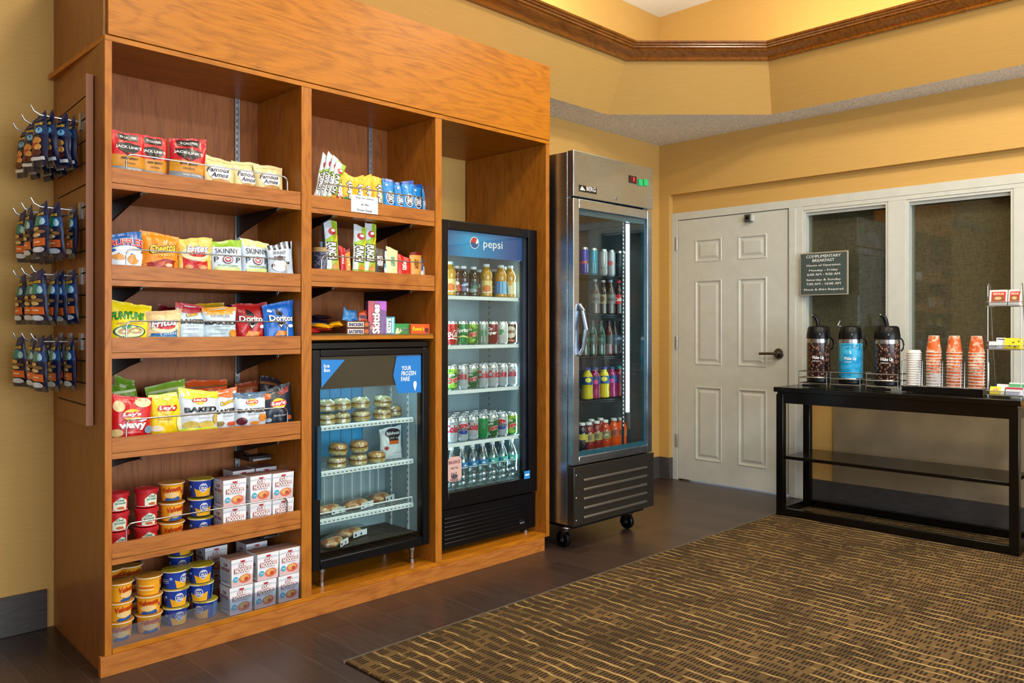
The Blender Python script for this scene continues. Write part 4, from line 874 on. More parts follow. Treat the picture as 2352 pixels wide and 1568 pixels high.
# ------------------------------------------------------------------ cabinets with glass doors
def cabinet(mb, x0, x1, y0, y1, z0, z1, t, mat, open_front=True):
    mb.box(x0, x0+t, y0, y1, z0, z1, mat); mb.box(x1-t, x1, y0, y1, z0, z1, mat)
    mb.box(x0+t, x1-t, y1-t, y1, z0, z1, mat); mb.box(x0+t, x1-t, y0, y1-t, z0, z0+t, mat); mb.box(x0+t, x1-t, y0, y1-t, z1-t, z1, mat)
def liner(mb, x0, x1, y0, y1, z0, z1, mat, floor=None):   # inside skin of the cold compartment
    q = [((x0, y0, z0), (x0, y1, z0), (x0, y1, z1), (x0, y0, z1)), ((x1, y0, z0), (x1, y1, z0), (x1, y1, z1), (x1, y0, z1)), ((x0, y1, z0), (x1, y1, z0), (x1, y1, z1), (x0, y1, z1)),
         ((x0, y0, z1), (x1, y0, z1), (x1, y1, z1), (x0, y1, z1))]
    for p in q: mb.add(p, [(0, 1, 2, 3)], mat)
    mb.add([(x0, y0, z0), (x1, y0, z0), (x1, y1, z0), (x0, y1, z0)], [(0, 1, 2, 3)], floor or mat)
def door_frame(mb, x0, x1, y0, y1, z0, z1, l, r, b, t, mat):
    mb.box(x0, x0+l, y0, y1, z0, z1, mat); mb.box(x1-r, x1, y0, y1, z0, z1, mat)
    mb.box(x0+l, x1-r, y0, y1, z0, z0+b, mat); mb.box(x0+l, x1-r, y0, y1, z1-t, z1, mat)
def lip_shelf(par, x0, x1, yf, yb, z, mat, slots=True, name='wire_shelf'):
    b = MB(); b.box(x0, x1, yf, yf+.004, z-.016, z+.002, mat); b.box(x0, x1, yf+.004, yb, z-.003, z, mat) if not slots else None
    if slots:
        b.tube([(x0, yf+.006, z+.003), (x1, yf+.006, z+.003)], .003, mat, 6)
        n = int((x1-x0)/.022)
        for i in range(n+1): b.tube([(x0+(x1-x0)*i/n, yf+.004, z-.002), (x0+(x1-x0)*i/n, yb, z-.002)], .0016, mat, 4)
        k = int((x1-x0)/.022)
        for i in range(k): b.box(x0+.006+i*.022, x0+.018+i*.022, yf-.0006, yf, z-.010, z-.005, P('#6a777c', .5))
    b.build(name, par)
LED = emis('#e8f4ff', 5.0)
# ---- small countertop style freezer in the middle bay
FX0, FX1, FY, FZ0, FZ1 = 1.792, 2.418, 2.968, .178, 1.130
fz = thing('display_freezer', 'short black glass door freezer holding wrapped sandwiches in the middle bay', 'freezer', (FX0, FY, .09), world=True)
b = MB(); cabinet(b, FX0+.006, FX1-.006, FY+.045, 3.31, FZ0+.004, FZ1, .028, BLACKM); b.build('cabinet', fz, bevel=.003)
ix0, ix1, iy0, iy1, iz0, iz1 = FX0+.036, FX1-.036, FY+.047, 3.27, .235, 1.075
b = MB(); liner(b, ix0, ix1, iy0, iy1, iz0, iz1, LINER, DARKT)
for xx in (ix0+.001, ix1-.005):
    for yy in (iy0+.06, iy1-.06): 
        b.box(xx, xx+.004, yy, yy+.012, iz0, iz1-.06, WHITEC)
        for q in range(26): b.box(xx-.0006 if xx > 2 else xx+.004, xx if xx > 2 else xx+.0046, yy+.003, yy+.009, iz0+.03+q*.029, iz0+.042+q*.029, P('#5b666a', .5))
b.build('liner', fz)
door = MB(); door_frame(door, FX0, FX1, FY, FY+.042, FZ0, FZ1-.028, .040, .040, .040, .030, BLACKP); door.box(FX0-.002, FX1+.004, FY+.006, FY+.05, FZ1-.026, FZ1+.003, BLACKP)
dr = door.build('door', fz, bevel=.004)
gx0, gx1, gz0, gz1 = FX0+.040, FX1-.040, FZ0+.040, FZ1-.058
b = MB(); b.box(gx0, gx1, FY+.010, FY+.013, gz0, gz1, GLASS); b.build('glass_pane', dr, org=fz['org'])
hy = ZP(740, 895, FY); b = MB(); b.box(gx0, gx1, FY+.0145, FY+.018, hy, gz1, P('#020304', .45))
b.build('dark_header', dr, org=fz['org'])
b = MB(); b.tube([(gx0-.012, FY-.004, ZP(742, 1145, FY)), (gx0-.012, FY-.004, ZP(742, 978, FY))], .011, P('#1c4258', .3), 10); b.build('door_handle', dr, org=fz['org'])
fF = lambda x, z, off: (x, FY+.0095-off, z)
def sticker(par, name, pts, col, texts):
    b = MB(); d_poly(b, fF, pts, P(col, .35), 0, 2, .05)
    for s_, cx, cz, w, h in texts: d_text(b, fF, s_, cx, cz, w, h, P('#eef6fa', .4), .0006, bold=.015)
    return b, par, name
px_ = lambda px, py: (XP(px, FY), ZP(px, py, FY))
b, p_, n_ = sticker(dr, 'corner_sticker', [px_(740.5, 826), px_(795, 826), px_(741, 891)], '#1179c8', [('Ice', *px_(753, 840), .028, .016), ('Box', *px_(754, 850), .030, .015)])
b.build(n_, p_, org=fz['org'])
b, p_, n_ = sticker(dr, 'header_sticker', [px_(914, 817), px_(970, 815.5), px_(970, 901), px_(917, 903), px_(906, 862)], '#0f74c4', [('YOUR', *px_(936, 845), .055, .020), ('FROZEN', *px_(941.5, 857), .083, .020), ('FARE', *px_(934, 870), .050, .020)])
cx_, cz_ = px_(956, 884); d_poly(b, fF, [(cx_-.010+.02*0, cz_-.002), (cx_+.010, cz_-.002), (cx_, cz_-.028)], P('#eef6fa', .4), .0006, 1)
d_poly(b, fF, [(cx_+.010*math.cos(t*PI/6), cz_+.006+.012*math.sin(t*PI/6)) for t in range(12)], P('#eef6fa', .4), .0009, 1)
b.build(n_, p_, org=fz['org'])
FS = [.768, .572, .367]
for i, z in enumerate(FS): lip_shelf(fz, ix0+.008, ix1-.010, 3.03, 3.255, z, WHITEC)
b = MB(); z = FS[2]+.032; b.tube([(ix0+.008, 3.028, z), (ix1-.02, 3.028, z), (ix1-.02, 3.03, z-.03)], .0035, WHITEC, 6); b.build('front_rail', fz)
b = MB()                                   # upright wire fence at the back of the lower shelves
for zt in (.52, .30): b.tube([(ix0+.03, 3.245, zt), (ix1-.05, 3.245, zt)], .0032, WHITEC, 6)
for i in range(10):
    x = ix0+.04+i*(ix1-ix0-.10)/9; b.tube([(x-.008, 3.249, .525), (x, 3.241, .505), (x, 3.241, .30)], .0025, WHITEC, 6)
b.build('back_fence', fz)
b = MB(); b.box(ix0+.02, ix1-.14, iy1-.012, iy1-.002, .60, 1.06, P('#2b93c4', .4))
for i in range(7): b.box(ix0+.05+i*.06, ix0+.053+i*.06, iy1-.0135, iy1-.012, .60, 1.06, P('#2a5d78', .4))
b.build('evaporator_cover', fz)
for x, y in ((1.875, 3.03), (2.362, 3.03), (1.875, 3.25), (2.362, 3.25)):
    b = MB(); b.lathe([(.017, .178), (.017, .15), (.013, .146), (.010, .112), (.013, .110), (.014, .0905)], CHROME, (x, y, 0), 16); b.build('leg', fz)
area('freezer_light', ((ix0+ix1)/2, iy0+.05, iz1-.012), (math.radians(-18), 0, 0), .48, .03, 1.7, (.50, .84, 1))
# sandwiches in film
MUFF, EGG, BREAD = mottled('muffin_crumb', '#b89a62', '#e3d3a6', 60), P('#e0b83a', .5), mottled('toasted_bun', '#a87036', '#dcae66', 40)
def sandwich(seed):
    t = thing('wrapped_sandwich', 's', 'sandwich'); b = MB(); w = lambda a: 1+.05*noise.noise(Vector((a*2, seed, 0)))
    m1 = BREAD if seed > 5 else MUFF
    b.lathe([(.028, .001), (.040, .004), (.042, .012), (.038, .018), (.001, .018)], MUFF, n=22, caps=False)
    b.lathe([(.001, .018), (.043, .018), (.044, .0225), (.001, .024)], EGG, n=9, caps=False)
    b.lathe([(.001, .024), (.040, .023), (.041, .027), (.001, .028)], P('#8a4a34', .6), n=22, caps=False)
    b.lathe([(.001, .028), (.039, .028), (.042, .034), (.038, .045), (.022, .050), (.001, .051)], m1, n=22, caps=False)
    b.build('sandwich', t)
    f = MB()
    def fp(u, v):
        a = u*2*PI; zz = -.0005+.056*v; r = .046*(1+.05*noise.noise(Vector((math.cos(a)*2, math.sin(a)*2, seed+v*3))))*(1-.35*max(0, v-.7)/.3)
        return (r*math.cos(a), r*math.sin(a), max(0.0002, zz+.003*noise.noise(Vector((math.cos(a)*3, math.sin(a)*3, seed+9)))))
    f.grid(fp, 26, 8, FILM); k = len(f.v)
    f.add([fp(i/26, 1) for i in range(26)]+[(0, 0, .057)], [(i, (i+1) % 26, 26) for i in range(26)], FILM)
    f.build('cling_wrap', t); return t
SW = [sandwich(2.1), sandwich(7.7)]; su = [1, 1]
def put_sw(kind, x, y, z, rz, tilt, label):
    s_ = SW[kind]; rot = (math.radians(tilt), math.radians(tilt*.6), rz)
    if su[kind]: su[kind] = 0; s_.location = (x, y, z); s_.rotation_euler = rot; s_['label'] = label; s_['group'] = 'wrapped sandwiches in the freezer'; return
    dup(s_, (x, y, z), rot, label, 'wrapped sandwiches in the freezer')
PN = ['far left', 'second from left', 'third from left', 'fourth from left']
for i, px in enumerate((748, 783, 828, 877)):
    x = XP(px, 3.09); put_sw(0, x, 3.09, FS[0]+.001, i*1.3, 0, f'film wrapped muffin sandwich, upper freezer shelf, lower layer, {PN[i]}')
    put_sw(0, x+.004*(i % 2), 3.092, FS[0]+.060, i*2.1, (0, 0, 0, 4)[i], f'film wrapped muffin sandwich, upper freezer shelf, top layer, {PN[i]}')
for i, px in enumerate((905, 925)):
    x = XP(px, 3.16); put_sw(1 if i == 0 else 0, x, 3.17+i*.03, FS[0]+.001, i, 0, f"film wrapped sandwich at the right end of the upper freezer shelf, {['nearer', 'further'][i]} one") if i == 0 else None
for i, (px, kd) in enumerate(((773, 0), (822, 0), (864, 1))):
    x = XP(px, 3.09); put_sw(kd, x, 3.09, FS[1]+.001, i*1.1, 0, f"film wrapped sandwich, middle freezer shelf, bottom layer, {['left', 'centre', 'right'][i]}")
    if i < 2: put_sw(1, x+.004, 3.09, FS[1]+.061, i*2, (5, -3)[i], f"film wrapped toasted bun on top of the {['left', 'centre'][i]} one, middle freezer shelf")
# white bread bag
X0, X1 = XP(880, 3.1), XP(928, 3.1); h = ZP(910, 982, 3.1)-FS[1]
mb = bag_mesh(X1-X0, h, .038, '#dfe6e8', [('e', .55, .80, .36, .16, '#3a1a26'), T('Bakehouse', .55, .82, .6, .1, WHT, bold=.02), ('r', .34, .78, .58, .74, '#17151a'), T('MUFFINS', .56, .66, .36, .05, '#cfcfcf'), ('r', .33, .79, .47, .58, '#d8611f'), ('e', .22, .36, .08, .06, '#b8202c'), ('r', .5, .95, .18, .19, '#55606a'), ('r', .6, .95, .24, .245, '#55606a')], 4.4)
tag(mb.build('bread_bag', loc=((X0+X1)/2, 3.12, FS[1]+.002), rot=(math.radians(-3), 0, math.radians(-6)), ang=80), 'white bread bag with dark and orange label standing in the freezer', 'bread bag')
def roll_pack(label, px, Y, z, L, ang):
    t = thing('sandwich_roll_pack', label, 'sandwich', (XP(px, Y), Y, z), (0, 0, math.radians(ang)), 'long filled rolls in clear packs in the freezer')
    b = MB(); b.grid(lambda u, v: ((u-.5)*L, .038*math.cos(v*2*PI)*(1-(2*u-1)**4)**.5, .022+.020*math.sin(v*2*PI)*(1-(2*u-1)**4)**.5), 16, 12, mottled('filled_roll', '#b8602e', '#e8d2a4', 22)); b.build('roll', t)
    f = MB()
    def fp(u, v):
        e = (1-abs(2*u-1)**3)**.5; a = v*2*PI; n1 = 1+.12*noise.noise(Vector((u*7, math.cos(a)*2, math.sin(a)*2+px)))
        return ((u-.5)*(L+.07), .046*math.cos(a)*max(e, .75)*n1, max(.0005, .024+.026*math.sin(a)*max(e, .08)*n1))
    f.grid(fp, 22, 14, FILM); f.build('clear_wrap', t)
    l = MB(); l.grid(lambda u, v: ((u-.2)*L*.6, -.047-.002*math.sin(u*8), .006+.026*v), 8, 2, P('#dfe8ec', .4)); l.box(-.01, .0, -.0505, -.0495, .012, .022, BLK_M); l.box(.03, .036, -.0505, -.0495, .012, .022, BLK_M); l.build('paper_label', t)
BLK_M = P('#24262c', .5)
roll_pack('long filled roll in clear pack at the left of the lower freezer shelf', 752, 3.12, FS[2]+.001, .13, 8)
roll_pack('long filled roll in clear pack in the middle of the lower freezer shelf', 816, 3.12, FS[2]+.001, .15, 18)
roll_pack('long filled roll in clear pack at the right of the lower freezer shelf', 870, 3.16, FS[2]+.001, .13, 24)
roll_pack('long filled roll in clear pack lying at the back of the freezer floor', 800, 3.15, iz0+.001, .15, 14)
roll_pack('long filled roll in clear pack lying at the front left of the freezer floor', 763, 3.06, iz0+.001, .12, 30)

# ---- tall drinks fridge in the right bay
PX0, PX1, PY, PZ0, PZ1 = 2.492, 3.192, 3.0, .112, 1.722
pf = thing('drinks_fridge', 'tall black glass door drinks fridge with blue lit header in the right bay', 'fridge', (PX0, PY, .09), world=True)
b = MB(); cabinet(b, PX0, PX1, PY+.045, 3.45, PZ0, PZ1, .03, BLACKM); b.box(PX0+.03, PX1-.03, PY+.045, 3.42, PZ0+.03, .36, BLACKM); b.build('cabinet', pf, bevel=.003)
jx0, jx1, jy0, jy1, jz0, jz1 = PX0+.031, 3.124, PY+.042, 3.39, .385, 1.64
b = MB(); liner(b, jx0, jx1, jy0, jy1, jz0, jz1, LINER)
b.box(jx0+.02, jx0+.30, jy1-.03, jy1-.001, .45, 1.60, LINERD); b.box(jx1, PX1-.031, jy0, jy0+.02, jz0, jz1, BLACKM)
for q in range(6):
    for r_ in range(8): b.box(jx0+.05+q*.012, jx0+.056+q*.012, jy1-.0312, jy1-.0302, 1.20+r_*.014, 1.206+r_*.014, BLK_M)
for q in range(34): b.box(jx1-.0015, jx1-.0003, 3.30, 3.31, .45+q*.034, .465+q*.034, P('#5b666a', .5)); 
b.build('liner', pf)
d = MB(); dz0, dz1 = .312, PZ1-.002
gx0, gx1 = XP(1029.5, PY), XP(1214, PY); gz0, gz1 = .392, 1.674
door_frame(d, PX0, PX1, PY, PY+.04, dz0, dz1, gx0-PX0, PX1-gx1, gz0-dz0, dz1-gz1, BLACKP); dr = d.build('door', pf, bevel=.003)
MB().box(gx0, gx1, PY+.010, PY+.013, gz0, gz1, GLASS).build('glass_pane', dr, org=pf['org'])
hz0 = ZP(1030, 585, PY)
def hdr():
    m, t, p = new_mat('fridge_header_print'); n = N(t); tc = n.new('ShaderNodeTexCoord'); sp = n.new('ShaderNodeSeparateXYZ'); n.put(sp.inputs[0], tc.outputs['Object'])
    c = n.ramp(n.m('ADD', n.m('MULTIPLY', sp.outputs[0], 1.5), n.m('MULTIPLY', sp.outputs[2], -.0)), [(.05, lin('#153a74')), (.32, lin('#0f86bc')), (.75, lin('#114a8a')), (1.0, lin('#12305f'))])
    n.put(p.inputs['Base Color'], c); n.put(p.inputs['Emission Color'], c); p.inputs['Emission Strength'].default_value = .22; setp(p, None, .3); return m
hx1 = XP(1196, PY)
b = MB(); b.box(gx0, gx1-.028, PY+.016, PY+.02, hz0, gz1, hdr())
fH = lambda x, z, off: (x, PY+.0155-off, z)
PW = P('#f2f6fa', .4); gm = [(XP(x_, PY), ZP(x_, y_, PY)) for x_, y_ in ((1094.5, 557), (1137, 563))]
ex, ez = gm[0]; er = .030
d_poly(b, fH, [(ex+er*math.cos(t*PI/14), ez+er*math.sin(t*PI/14)) for t in range(28)], PW, .0005, 2, .02)
d_poly(b, fH, [(ex+er*.9*math.cos(t*PI/14), ez+er*.9*math.sin(t*PI/14)) for t in range(28)], P('#10508f', .4), .0008, 2, .02)
d_poly(b, fH, [(ex+er*.95*math.cos(t*PI/14), ez+er*.95*math.sin(t*PI/14)) for t in range(1, 14)]+[(ex-er*.9, ez-.0), (ex-.008, ez+.004), (ex+.016, ez-.006)], PW, .0011, 2, .02)
d_poly(b, fH, [(ex+er*.9*math.cos(t*PI/14), ez+er*.9*math.sin(t*PI/14)) for t in range(4, 15)]+[(ex-.014, ez+.002), (ex+.006, ez-.004)], P('#c8281e', .4), .0014, 2, .02)
d_text(b, fH, 'pepsi', gm[1][0], gm[1][1]-.002, .135, .052, PW, .0006, bold=.0)
b.build('lit_header', dr, org=pf['org'])
b = MB(); xx = XP(1206, PY); b.box(xx-.004, xx+.004, PY+.030, PY+.034, gz0+.02, gz1-.10, P('#3a4048', .4))
for q in range(72): b.box(xx-.002, xx+.002, PY+.028, PY+.030, gz0+.03+q*.0158, gz0+.037+q*.0158, LED)
b.box(gx1-.026, xx-.006, PY+.015, PY+.036, gz0, gz1, BLACKM); b.box(xx+.008, gx1, PY+.015, PY+.03, gz0, gz1, P('#12152a', .3)); b.build('light_strip', pf)
area('fridge_light', (jx1-.014, jy0+.012, 1.0), (PI/2, 0, math.radians(62)), .02, 1.15, 1.8, (.66, .90, 1))
area('fridge_light', (jx0+.012, jy0+.012, 1.0), (PI/2, 0, math.radians(-62)), .02, 1.15, 1.8, (.66, .90, 1))
PS = [1.354, 1.107, .882, .620]
for z in PS:
    s_ = MB(); s_.box(jx0+.006, jx1-.006, 3.044, 3.048, z-.018, z, WHITEC)
    for i in range(24): x = jx0+.012+i*(jx1-jx0-.024)/23; s_.tube([(x, 3.048, z-.003), (x, 3.38, z-.003)], .0014, WHITEC, 4)
    s_.build('wire_shelf', pf)
b = MB(); b.box(PX0+.002, PX1-.002, PY+.012, PY+.044, PZ0+.004, dz0-.008, BLACKP)
for q in range(7): b.prism([(PY+.012, .150+q*.020), (PY+.006, .146+q*.020), (PY+.006, .143+q*.020), (PY+.012, .139+q*.020)], 'x', PX0+.05, PX1-.05, BLACKP)
fG = lambda x, z, off: (x, PY+.0115-off, z)
d_text(b, fG, 'idw', XP(1203, PY), ZP(1203, 1198, PY), .035, .022, P('#9aa0a6', .4), .0006); b.build('grille', pf, bevel=.002)
b = MB(); b.box(XP(1204, PY), XP(1217, PY), PY-.0005, PY+.001, ZP(1210, 1099, PY), ZP(1210, 1081, PY), P('#2a86cc', .4)); b.box(XP(1206, PY), XP(1215, PY), PY-.001, PY, ZP(1210, 1092, PY), ZP(1210, 1088, PY), P('#cfe4f2', .4)); b.build('rating_sticker', dr, org=pf['org'])
# tilted tag inside the glass
tx0, tx1, tz0, tz1 = XP(1029.8, PY), XP(1063, PY), ZP(1046, 1107, PY), ZP(1046, 1049, PY); tw, th = tx1-tx0, tz1-tz0
b = MB(); fT = lambda x, z, off: (x, PY+.0093-off, z)
d_poly(b, fT, [(tx0, tz0+.018), (tx0+.018, tz0), (tx1-.018, tz0), (tx1, tz0+.018), (tx1, tz1-.018), (tx1-.018, tz1), (tx0+.018, tz1), (tx0, tz1-.018)], P('#c9a6a0', .5), 0, 2, .05)
for i, s_ in enumerate(('BALANCE', 'WHAT YOU', 'EAT,', 'DRINK', '& DO')): d_text(b, fT, s_, (tx0+tx1)/2, tz1-.026-.030*i, tw*(.8, .5, .45, .6, .5)[i], (.017, .010, .017, .017, .015)[i], P('#6a2a30' if i < 1 else '#3a3438', .5), .0006, bold=.02)
d_poly(b, fT, [((tx0+tx1)/2+.022*math.cos(t*PI/8), tz0+.026+.011*math.sin(t*PI/8)) for t in range(16)], P('#4a4448', .5), .0005, 1); b.build('glass_sticker', dr, org=pf['org'])
for x, y in ((2.53, 3.05), (3.15, 3.05), (2.53, 3.4), (3.15, 3.4)):
    MB().lathe([(.016, .113), (.012, .108), (.018, .100), (.018, .0905)], CHROME, (x, y, 0), 14).build('foot', pf)

# ---- drinks
ALU = simple('aluminium', '#c3c7c9', .28, .85, 60, .05)
CANP = [(.020, .004), (.026, .0), (.0275, .003), (.033, .011), (.033, .105), (.0275, .116), (.0275, .119), (.0255, .119), (.024, .1165), (.001, .1165)]
def can(base, design, tall=0):
    b = MB(); k = (1.30 if tall else 1.0); r = .80 if tall else 1.0
    pr = [(a*r, (c if c < .05 else c+(.036 if tall else 0))) for a, c in CANP]
    b.lathe(pr[:3], ALU, n=28); b.lathe(pr[2:5], P(base, .28, .25), n=28, caps=False); b.lathe(pr[4:], ALU, n=28, caps=False)
    R_ = .033*r; f = lambda x, z, off: ((R_+off)*math.sin(x/R_), -(R_+off)*math.cos(x/R_), z+.011)
    apply_design(b, f, .075, pr[4][1]-.011, design, .28, .0003, .00018)
    b.box(-.003, .003, -.011*r, .004, pr[-1][1], pr[-1][1]+.001, ALU)
    return b
DSG = {
 'diet_silver': ('#b9bfc4', [T('Coke', .55, .62, 1.0, .42, '#b0182a', bold=.05, shear=.1), T('DIET', .5, .9, .3, .08, '#30343a'), ('r', .1, .9, .12, .13, '#8a9096')]),
 'diet_blue': ('#b4bbc2', [('e', .5, .56, .40, .33, '#f0f4f8'), ('p', SH_(.5, .68, .36, .17), '#b82030'), ('p', SH_(.5, .40, .34, .15), '#163a86'), T('PEPSI', .5, .52, .8, .14, '#141c34', oc=WHT, bold=.05)]),
 'green': ('#138a48', [T('7UP', .5, .6, .7, .3, '#1f6a3a', oc='#2fa860', bold=.04), ('r', .12, .2, 0, 1, '#4ab87a')]),
 'dew': ('#2f7a2c', [('p', [(0, .8), (.3, .7), (.6, .84), (1, .72), (1, 1), (0, 1)], '#9cc22a'), ('p', [(0, .1), (.4, .3), (.9, .2), (.7, 0), (0, 0)], '#7fae2a'), T('Dew', .56, .45, .9, .34, '#c22a24', oc='#e9ecd2', bold=.05, rot=.25), T('MTN', .4, .68, .4, .14, '#e9ecd2', oc='#14401c', rot=.25, bold=.05)]),
 'diet_dew': ('#24602e', [('p', [(0, .82), (.5, .72), (1, .84), (1, 1), (0, 1)], '#c3cbc6'), ('p', [(.0, .05), (.3, .22), (.5, 0)], '#c3cbc6'), T('Dew', .60, .42, .8, .3, '#b8262a', oc='#dfe6dc', bold=.05, rot=.25), T('MTN', .44, .62, .4, .12, '#dfe6dc', rot=.25, bold=.05)]),
 'cola': ('#b3151f', [T('Coca-Cola', .5, .5, .95, .4, WHT, rot=PI/2*.0, shear=.3, bold=.01), ('p', [(0, .2), (.5, .28), (1, .2), (1, .16), (.5, .24), (0, .15)], WHT)]),
 'sprite': ('#12804a', [T('Sprite', .5, .64, .9, .28, WHT, bold=.04), ('r', .3, .5, .0, .4, '#3aa868'), ('p', [(0, .3), (.5, .4), (1, .3), (1, .24), (.5, .34), (0, .24)], '#d8e27a')]),
 'pepper': ('#7e1a26', [T('Dr', .5, .74, .4, .2, WHT, bold=.04), T('Pepper', .5, .5, .95, .26, WHT, bold=.04, shear=.2)]),
 'ginger': ('#8d9c94', [('r', .35, .6, .0, 1, '#cfd8d2'), ('e', .5, .5, .3, .2, '#3a7a5a')]),
 'white_green': ('#d5dad6', [('r', .55, .8, .0, 1, '#1f8a4a'), T('UP', .3, .55, .5, .3, '#1f8a4a', bold=.05)]),
 'root': ('#4e2f24', [('e', .5, .55, .4, .34, '#d9c8b4'), T('A&W', .5, .58, .66, .2, '#5b2a1c', bold=.05), ('p', [(.1, .05), (.5, .18), (.9, .05), (.7, 0)], '#c0604a')]),
}
CANPROTO = {}
CNAME = {'diet_silver': 'silver red lettered cola can', 'diet_blue': 'silver cola can with round badge', 'green': 'plain green soda can', 'dew': 'green and lime citrus soda can', 'diet_dew': 'dark green and silver citrus soda can', 'cola': 'red cola can', 'sprite': 'bright green lemon soda can', 'pepper': 'maroon soda can', 'ginger': 'grey green ginger ale can', 'white_green': 'white and green striped soda can', 'root': 'brown root beer can'}
def put_can(kind, x, y, z, label, group, turn=0):
    rot = (0, 0, -math.atan2(x, y)+turn)
    if kind not in CANPROTO:
        o = can(*DSG[kind]).build('soda_can', loc=(x, y, z), rot=rot); CANPROTO[kind] = o
    else:
        o = CANPROTO[kind].copy(); COL.objects.link(o); o.location = (x, y, z); o.rotation_euler = rot
    tag(o, label, 'can', group)
YC = 3.087; SP = .071; ND = 7
def xs(i): return XP(1036, YC)+i*(XP(1174, YC)-XP(1036, YC))/6
rowsC = [(PS[3], ['diet_silver', 'diet_blue', 'diet_silver', 'green', 'diet_dew', 'diet_blue', 'dew'], 4, 'fourth'), (PS[2], ['dew', 'diet_silver', 'diet_dew', 'diet_silver', 'diet_silver', 'diet_silver', 'diet_silver'], 3, 'third'),
         (PS[1], ['cola', 'sprite', 'dew', 'ginger', 'pepper', 'white_green', 'root'], 1, 'second')]
RK = ['front rank', 'second rank', 'third rank', 'fourth rank', 'fifth rank']
for z, kinds, nr, nm in rowsC:
    for i, kd in enumerate(kinds):
        for r_ in range(nr):
            k2 = kd
            put_can(k2, xs(i), YC+r_*SP, z+.0012, f'{CNAME[k2]}, {nm} shelf, {ORD[i]} column, {RK[r_]}, black fridge', f'cans on the {nm} shelf of the black fridge', rnd.uniform(-.35, .35))
def bottle(kind, liq, capc, label_spec, prof, lab, capz, capr=.014, liqmat=None):
    t = thing('drink_bottle', 'b', 'bottle')
    b = MB(); b.lathe(prof, liqmat or P(liq, .12, 0, .5), n=26); b.build('bottle_body', t)
    z0, z1, R_ = lab; l = MB(); base, des = label_spec
    f = lambda x, z, off: ((R_+.0006+off)*math.sin(x/R_), -(R_+.0006+off)*math.cos(x/R_), z+z0)
    l.grid(lambda u, v: f((u-.5)*2*PI*R_, v*(z1-z0), 0), 28, 1, P(base, .4)); apply_design(l, f, .062, z1-z0, des, .4); l.build('bottle_label', t)
    c = MB(); c.lathe([(capr, capz), (capr+.0006, capz+.002), (capr+.0004, capz+.013), (capr-.001, capz+.0145), (.001, capz+.0145)], P(capc, .4), n=20, caps=False); c.build('bottle_cap', t)
    return t
JP = [(.025, .001), (.030, .004), (.031, .012), (.0295, .02), (.0295, .075), (.031, .082), (.030, .098), (.026, .112), (.017, .128), (.0155, .132), (.0155, .14)]
AP = [(.025, .001), (.031, .004), (.032, .012), (.031, .018), (.031, .084), (.029, .090), (.0325, .104), (.031, .122), (.022, .142), (.0165, .150), (.0155, .158)]
WP = [(.024, .002), (.029, .0), (.032, .006), (.032, .03), (.030, .034), (.032, .04), (.032, .06), (.030, .064), (.032, .07), (.032, .10), (.0325, .125), (.031, .138), (.022, .168), (.014, .183), (.0125, .188), (.0125, .196)]
BP = {}
def put_bottle(key, make, x, y, z, label, group, turn=0, cat=None):
    rot = (0, 0, -math.atan2(x, y)+turn)
    if key not in BP: BP[key] = make(); o = BP[key]; o.location = (x, y, z); o.rotation_euler = rot; o['label'] = label; o['group'] = group
    else: o = dup(BP[key], (x, y, z), rot, label, group)
    return o
GJ = 'juice bottles on the top shelf of the black fridge'
mk = {
 'red_lab': lambda: bottle(0, '#3a0d16', '#e6eaec', ('#3a1218', [('e', .5, .8, .3, .2, '#e8e4dc'), ('r', .1, .9, .42, .68, '#c8251e'), ('e', .4, .2, .3, .2, '#dcb06a'), ('e', .75, .22, .2, .2, '#c8502a')]), JP, (.022, .074, .0297), .139, .017),
 'navy': lambda: bottle(0, '#160c14', '#e6eaec', ('#20294c', [('p', [(.2, .7), (.9, .9), (.9, .6), (.3, .5)], '#9fb0c8'), ('e', .4, .25, .3, .2, '#6a6090'), ('e', .8, .2, .1, .2, '#cfd6e2')]), JP, (.022, .074, .0297), .139, .017),
 'teal': lambda: bottle(0, '#1a1010', '#e6eaec', ('#22343c', [('r', .1, .42, .3, .9, '#a8b8bc'), ('r', .5, .95, .35, .65, '#1f6a4a'), ('e', .5, .15, .4, .2, '#8a9aa0')]), JP, (.022, .074, .0297), .139, .017),
 'apple': lambda: bottle(0, '#b8861c', '#e6eaec', ('#d8bf7a', [('r', -.3, .18, 0, 1, '#2f8ab8'), ('e', .62, .36, .34, .3, '#cf6a22'), ('r', .3, .9, .05, .12, '#dfe6ea')]), AP, (.018, .084, .0311), .157, .017),
 'apple_blue': lambda: bottle(0, '#b8821c', '#e6eaec', ('#2a7fc4', [('r', .48, .56, 0, 1, '#9fcbe8'), ('r', .7, 1.1, 0, 1, '#7fbfd8'), ('r', .2, .3, .1, .9, '#5aa3dc')]), AP, (.018, .084, .0311), .157, .017),
 'apple_half': lambda: bottle(0, '#b8861c', '#e6eaec', ('#d8cca0', [('p', [(-.2, 0), (.45, 0), (.3, 1), (-.2, 1)], '#2f86cc'), ('e', .6, .85, .2, .15, '#dc9a2a')]), AP, (.018, .084, .0311), .157, .017),
}
z = PS[0]+.0015
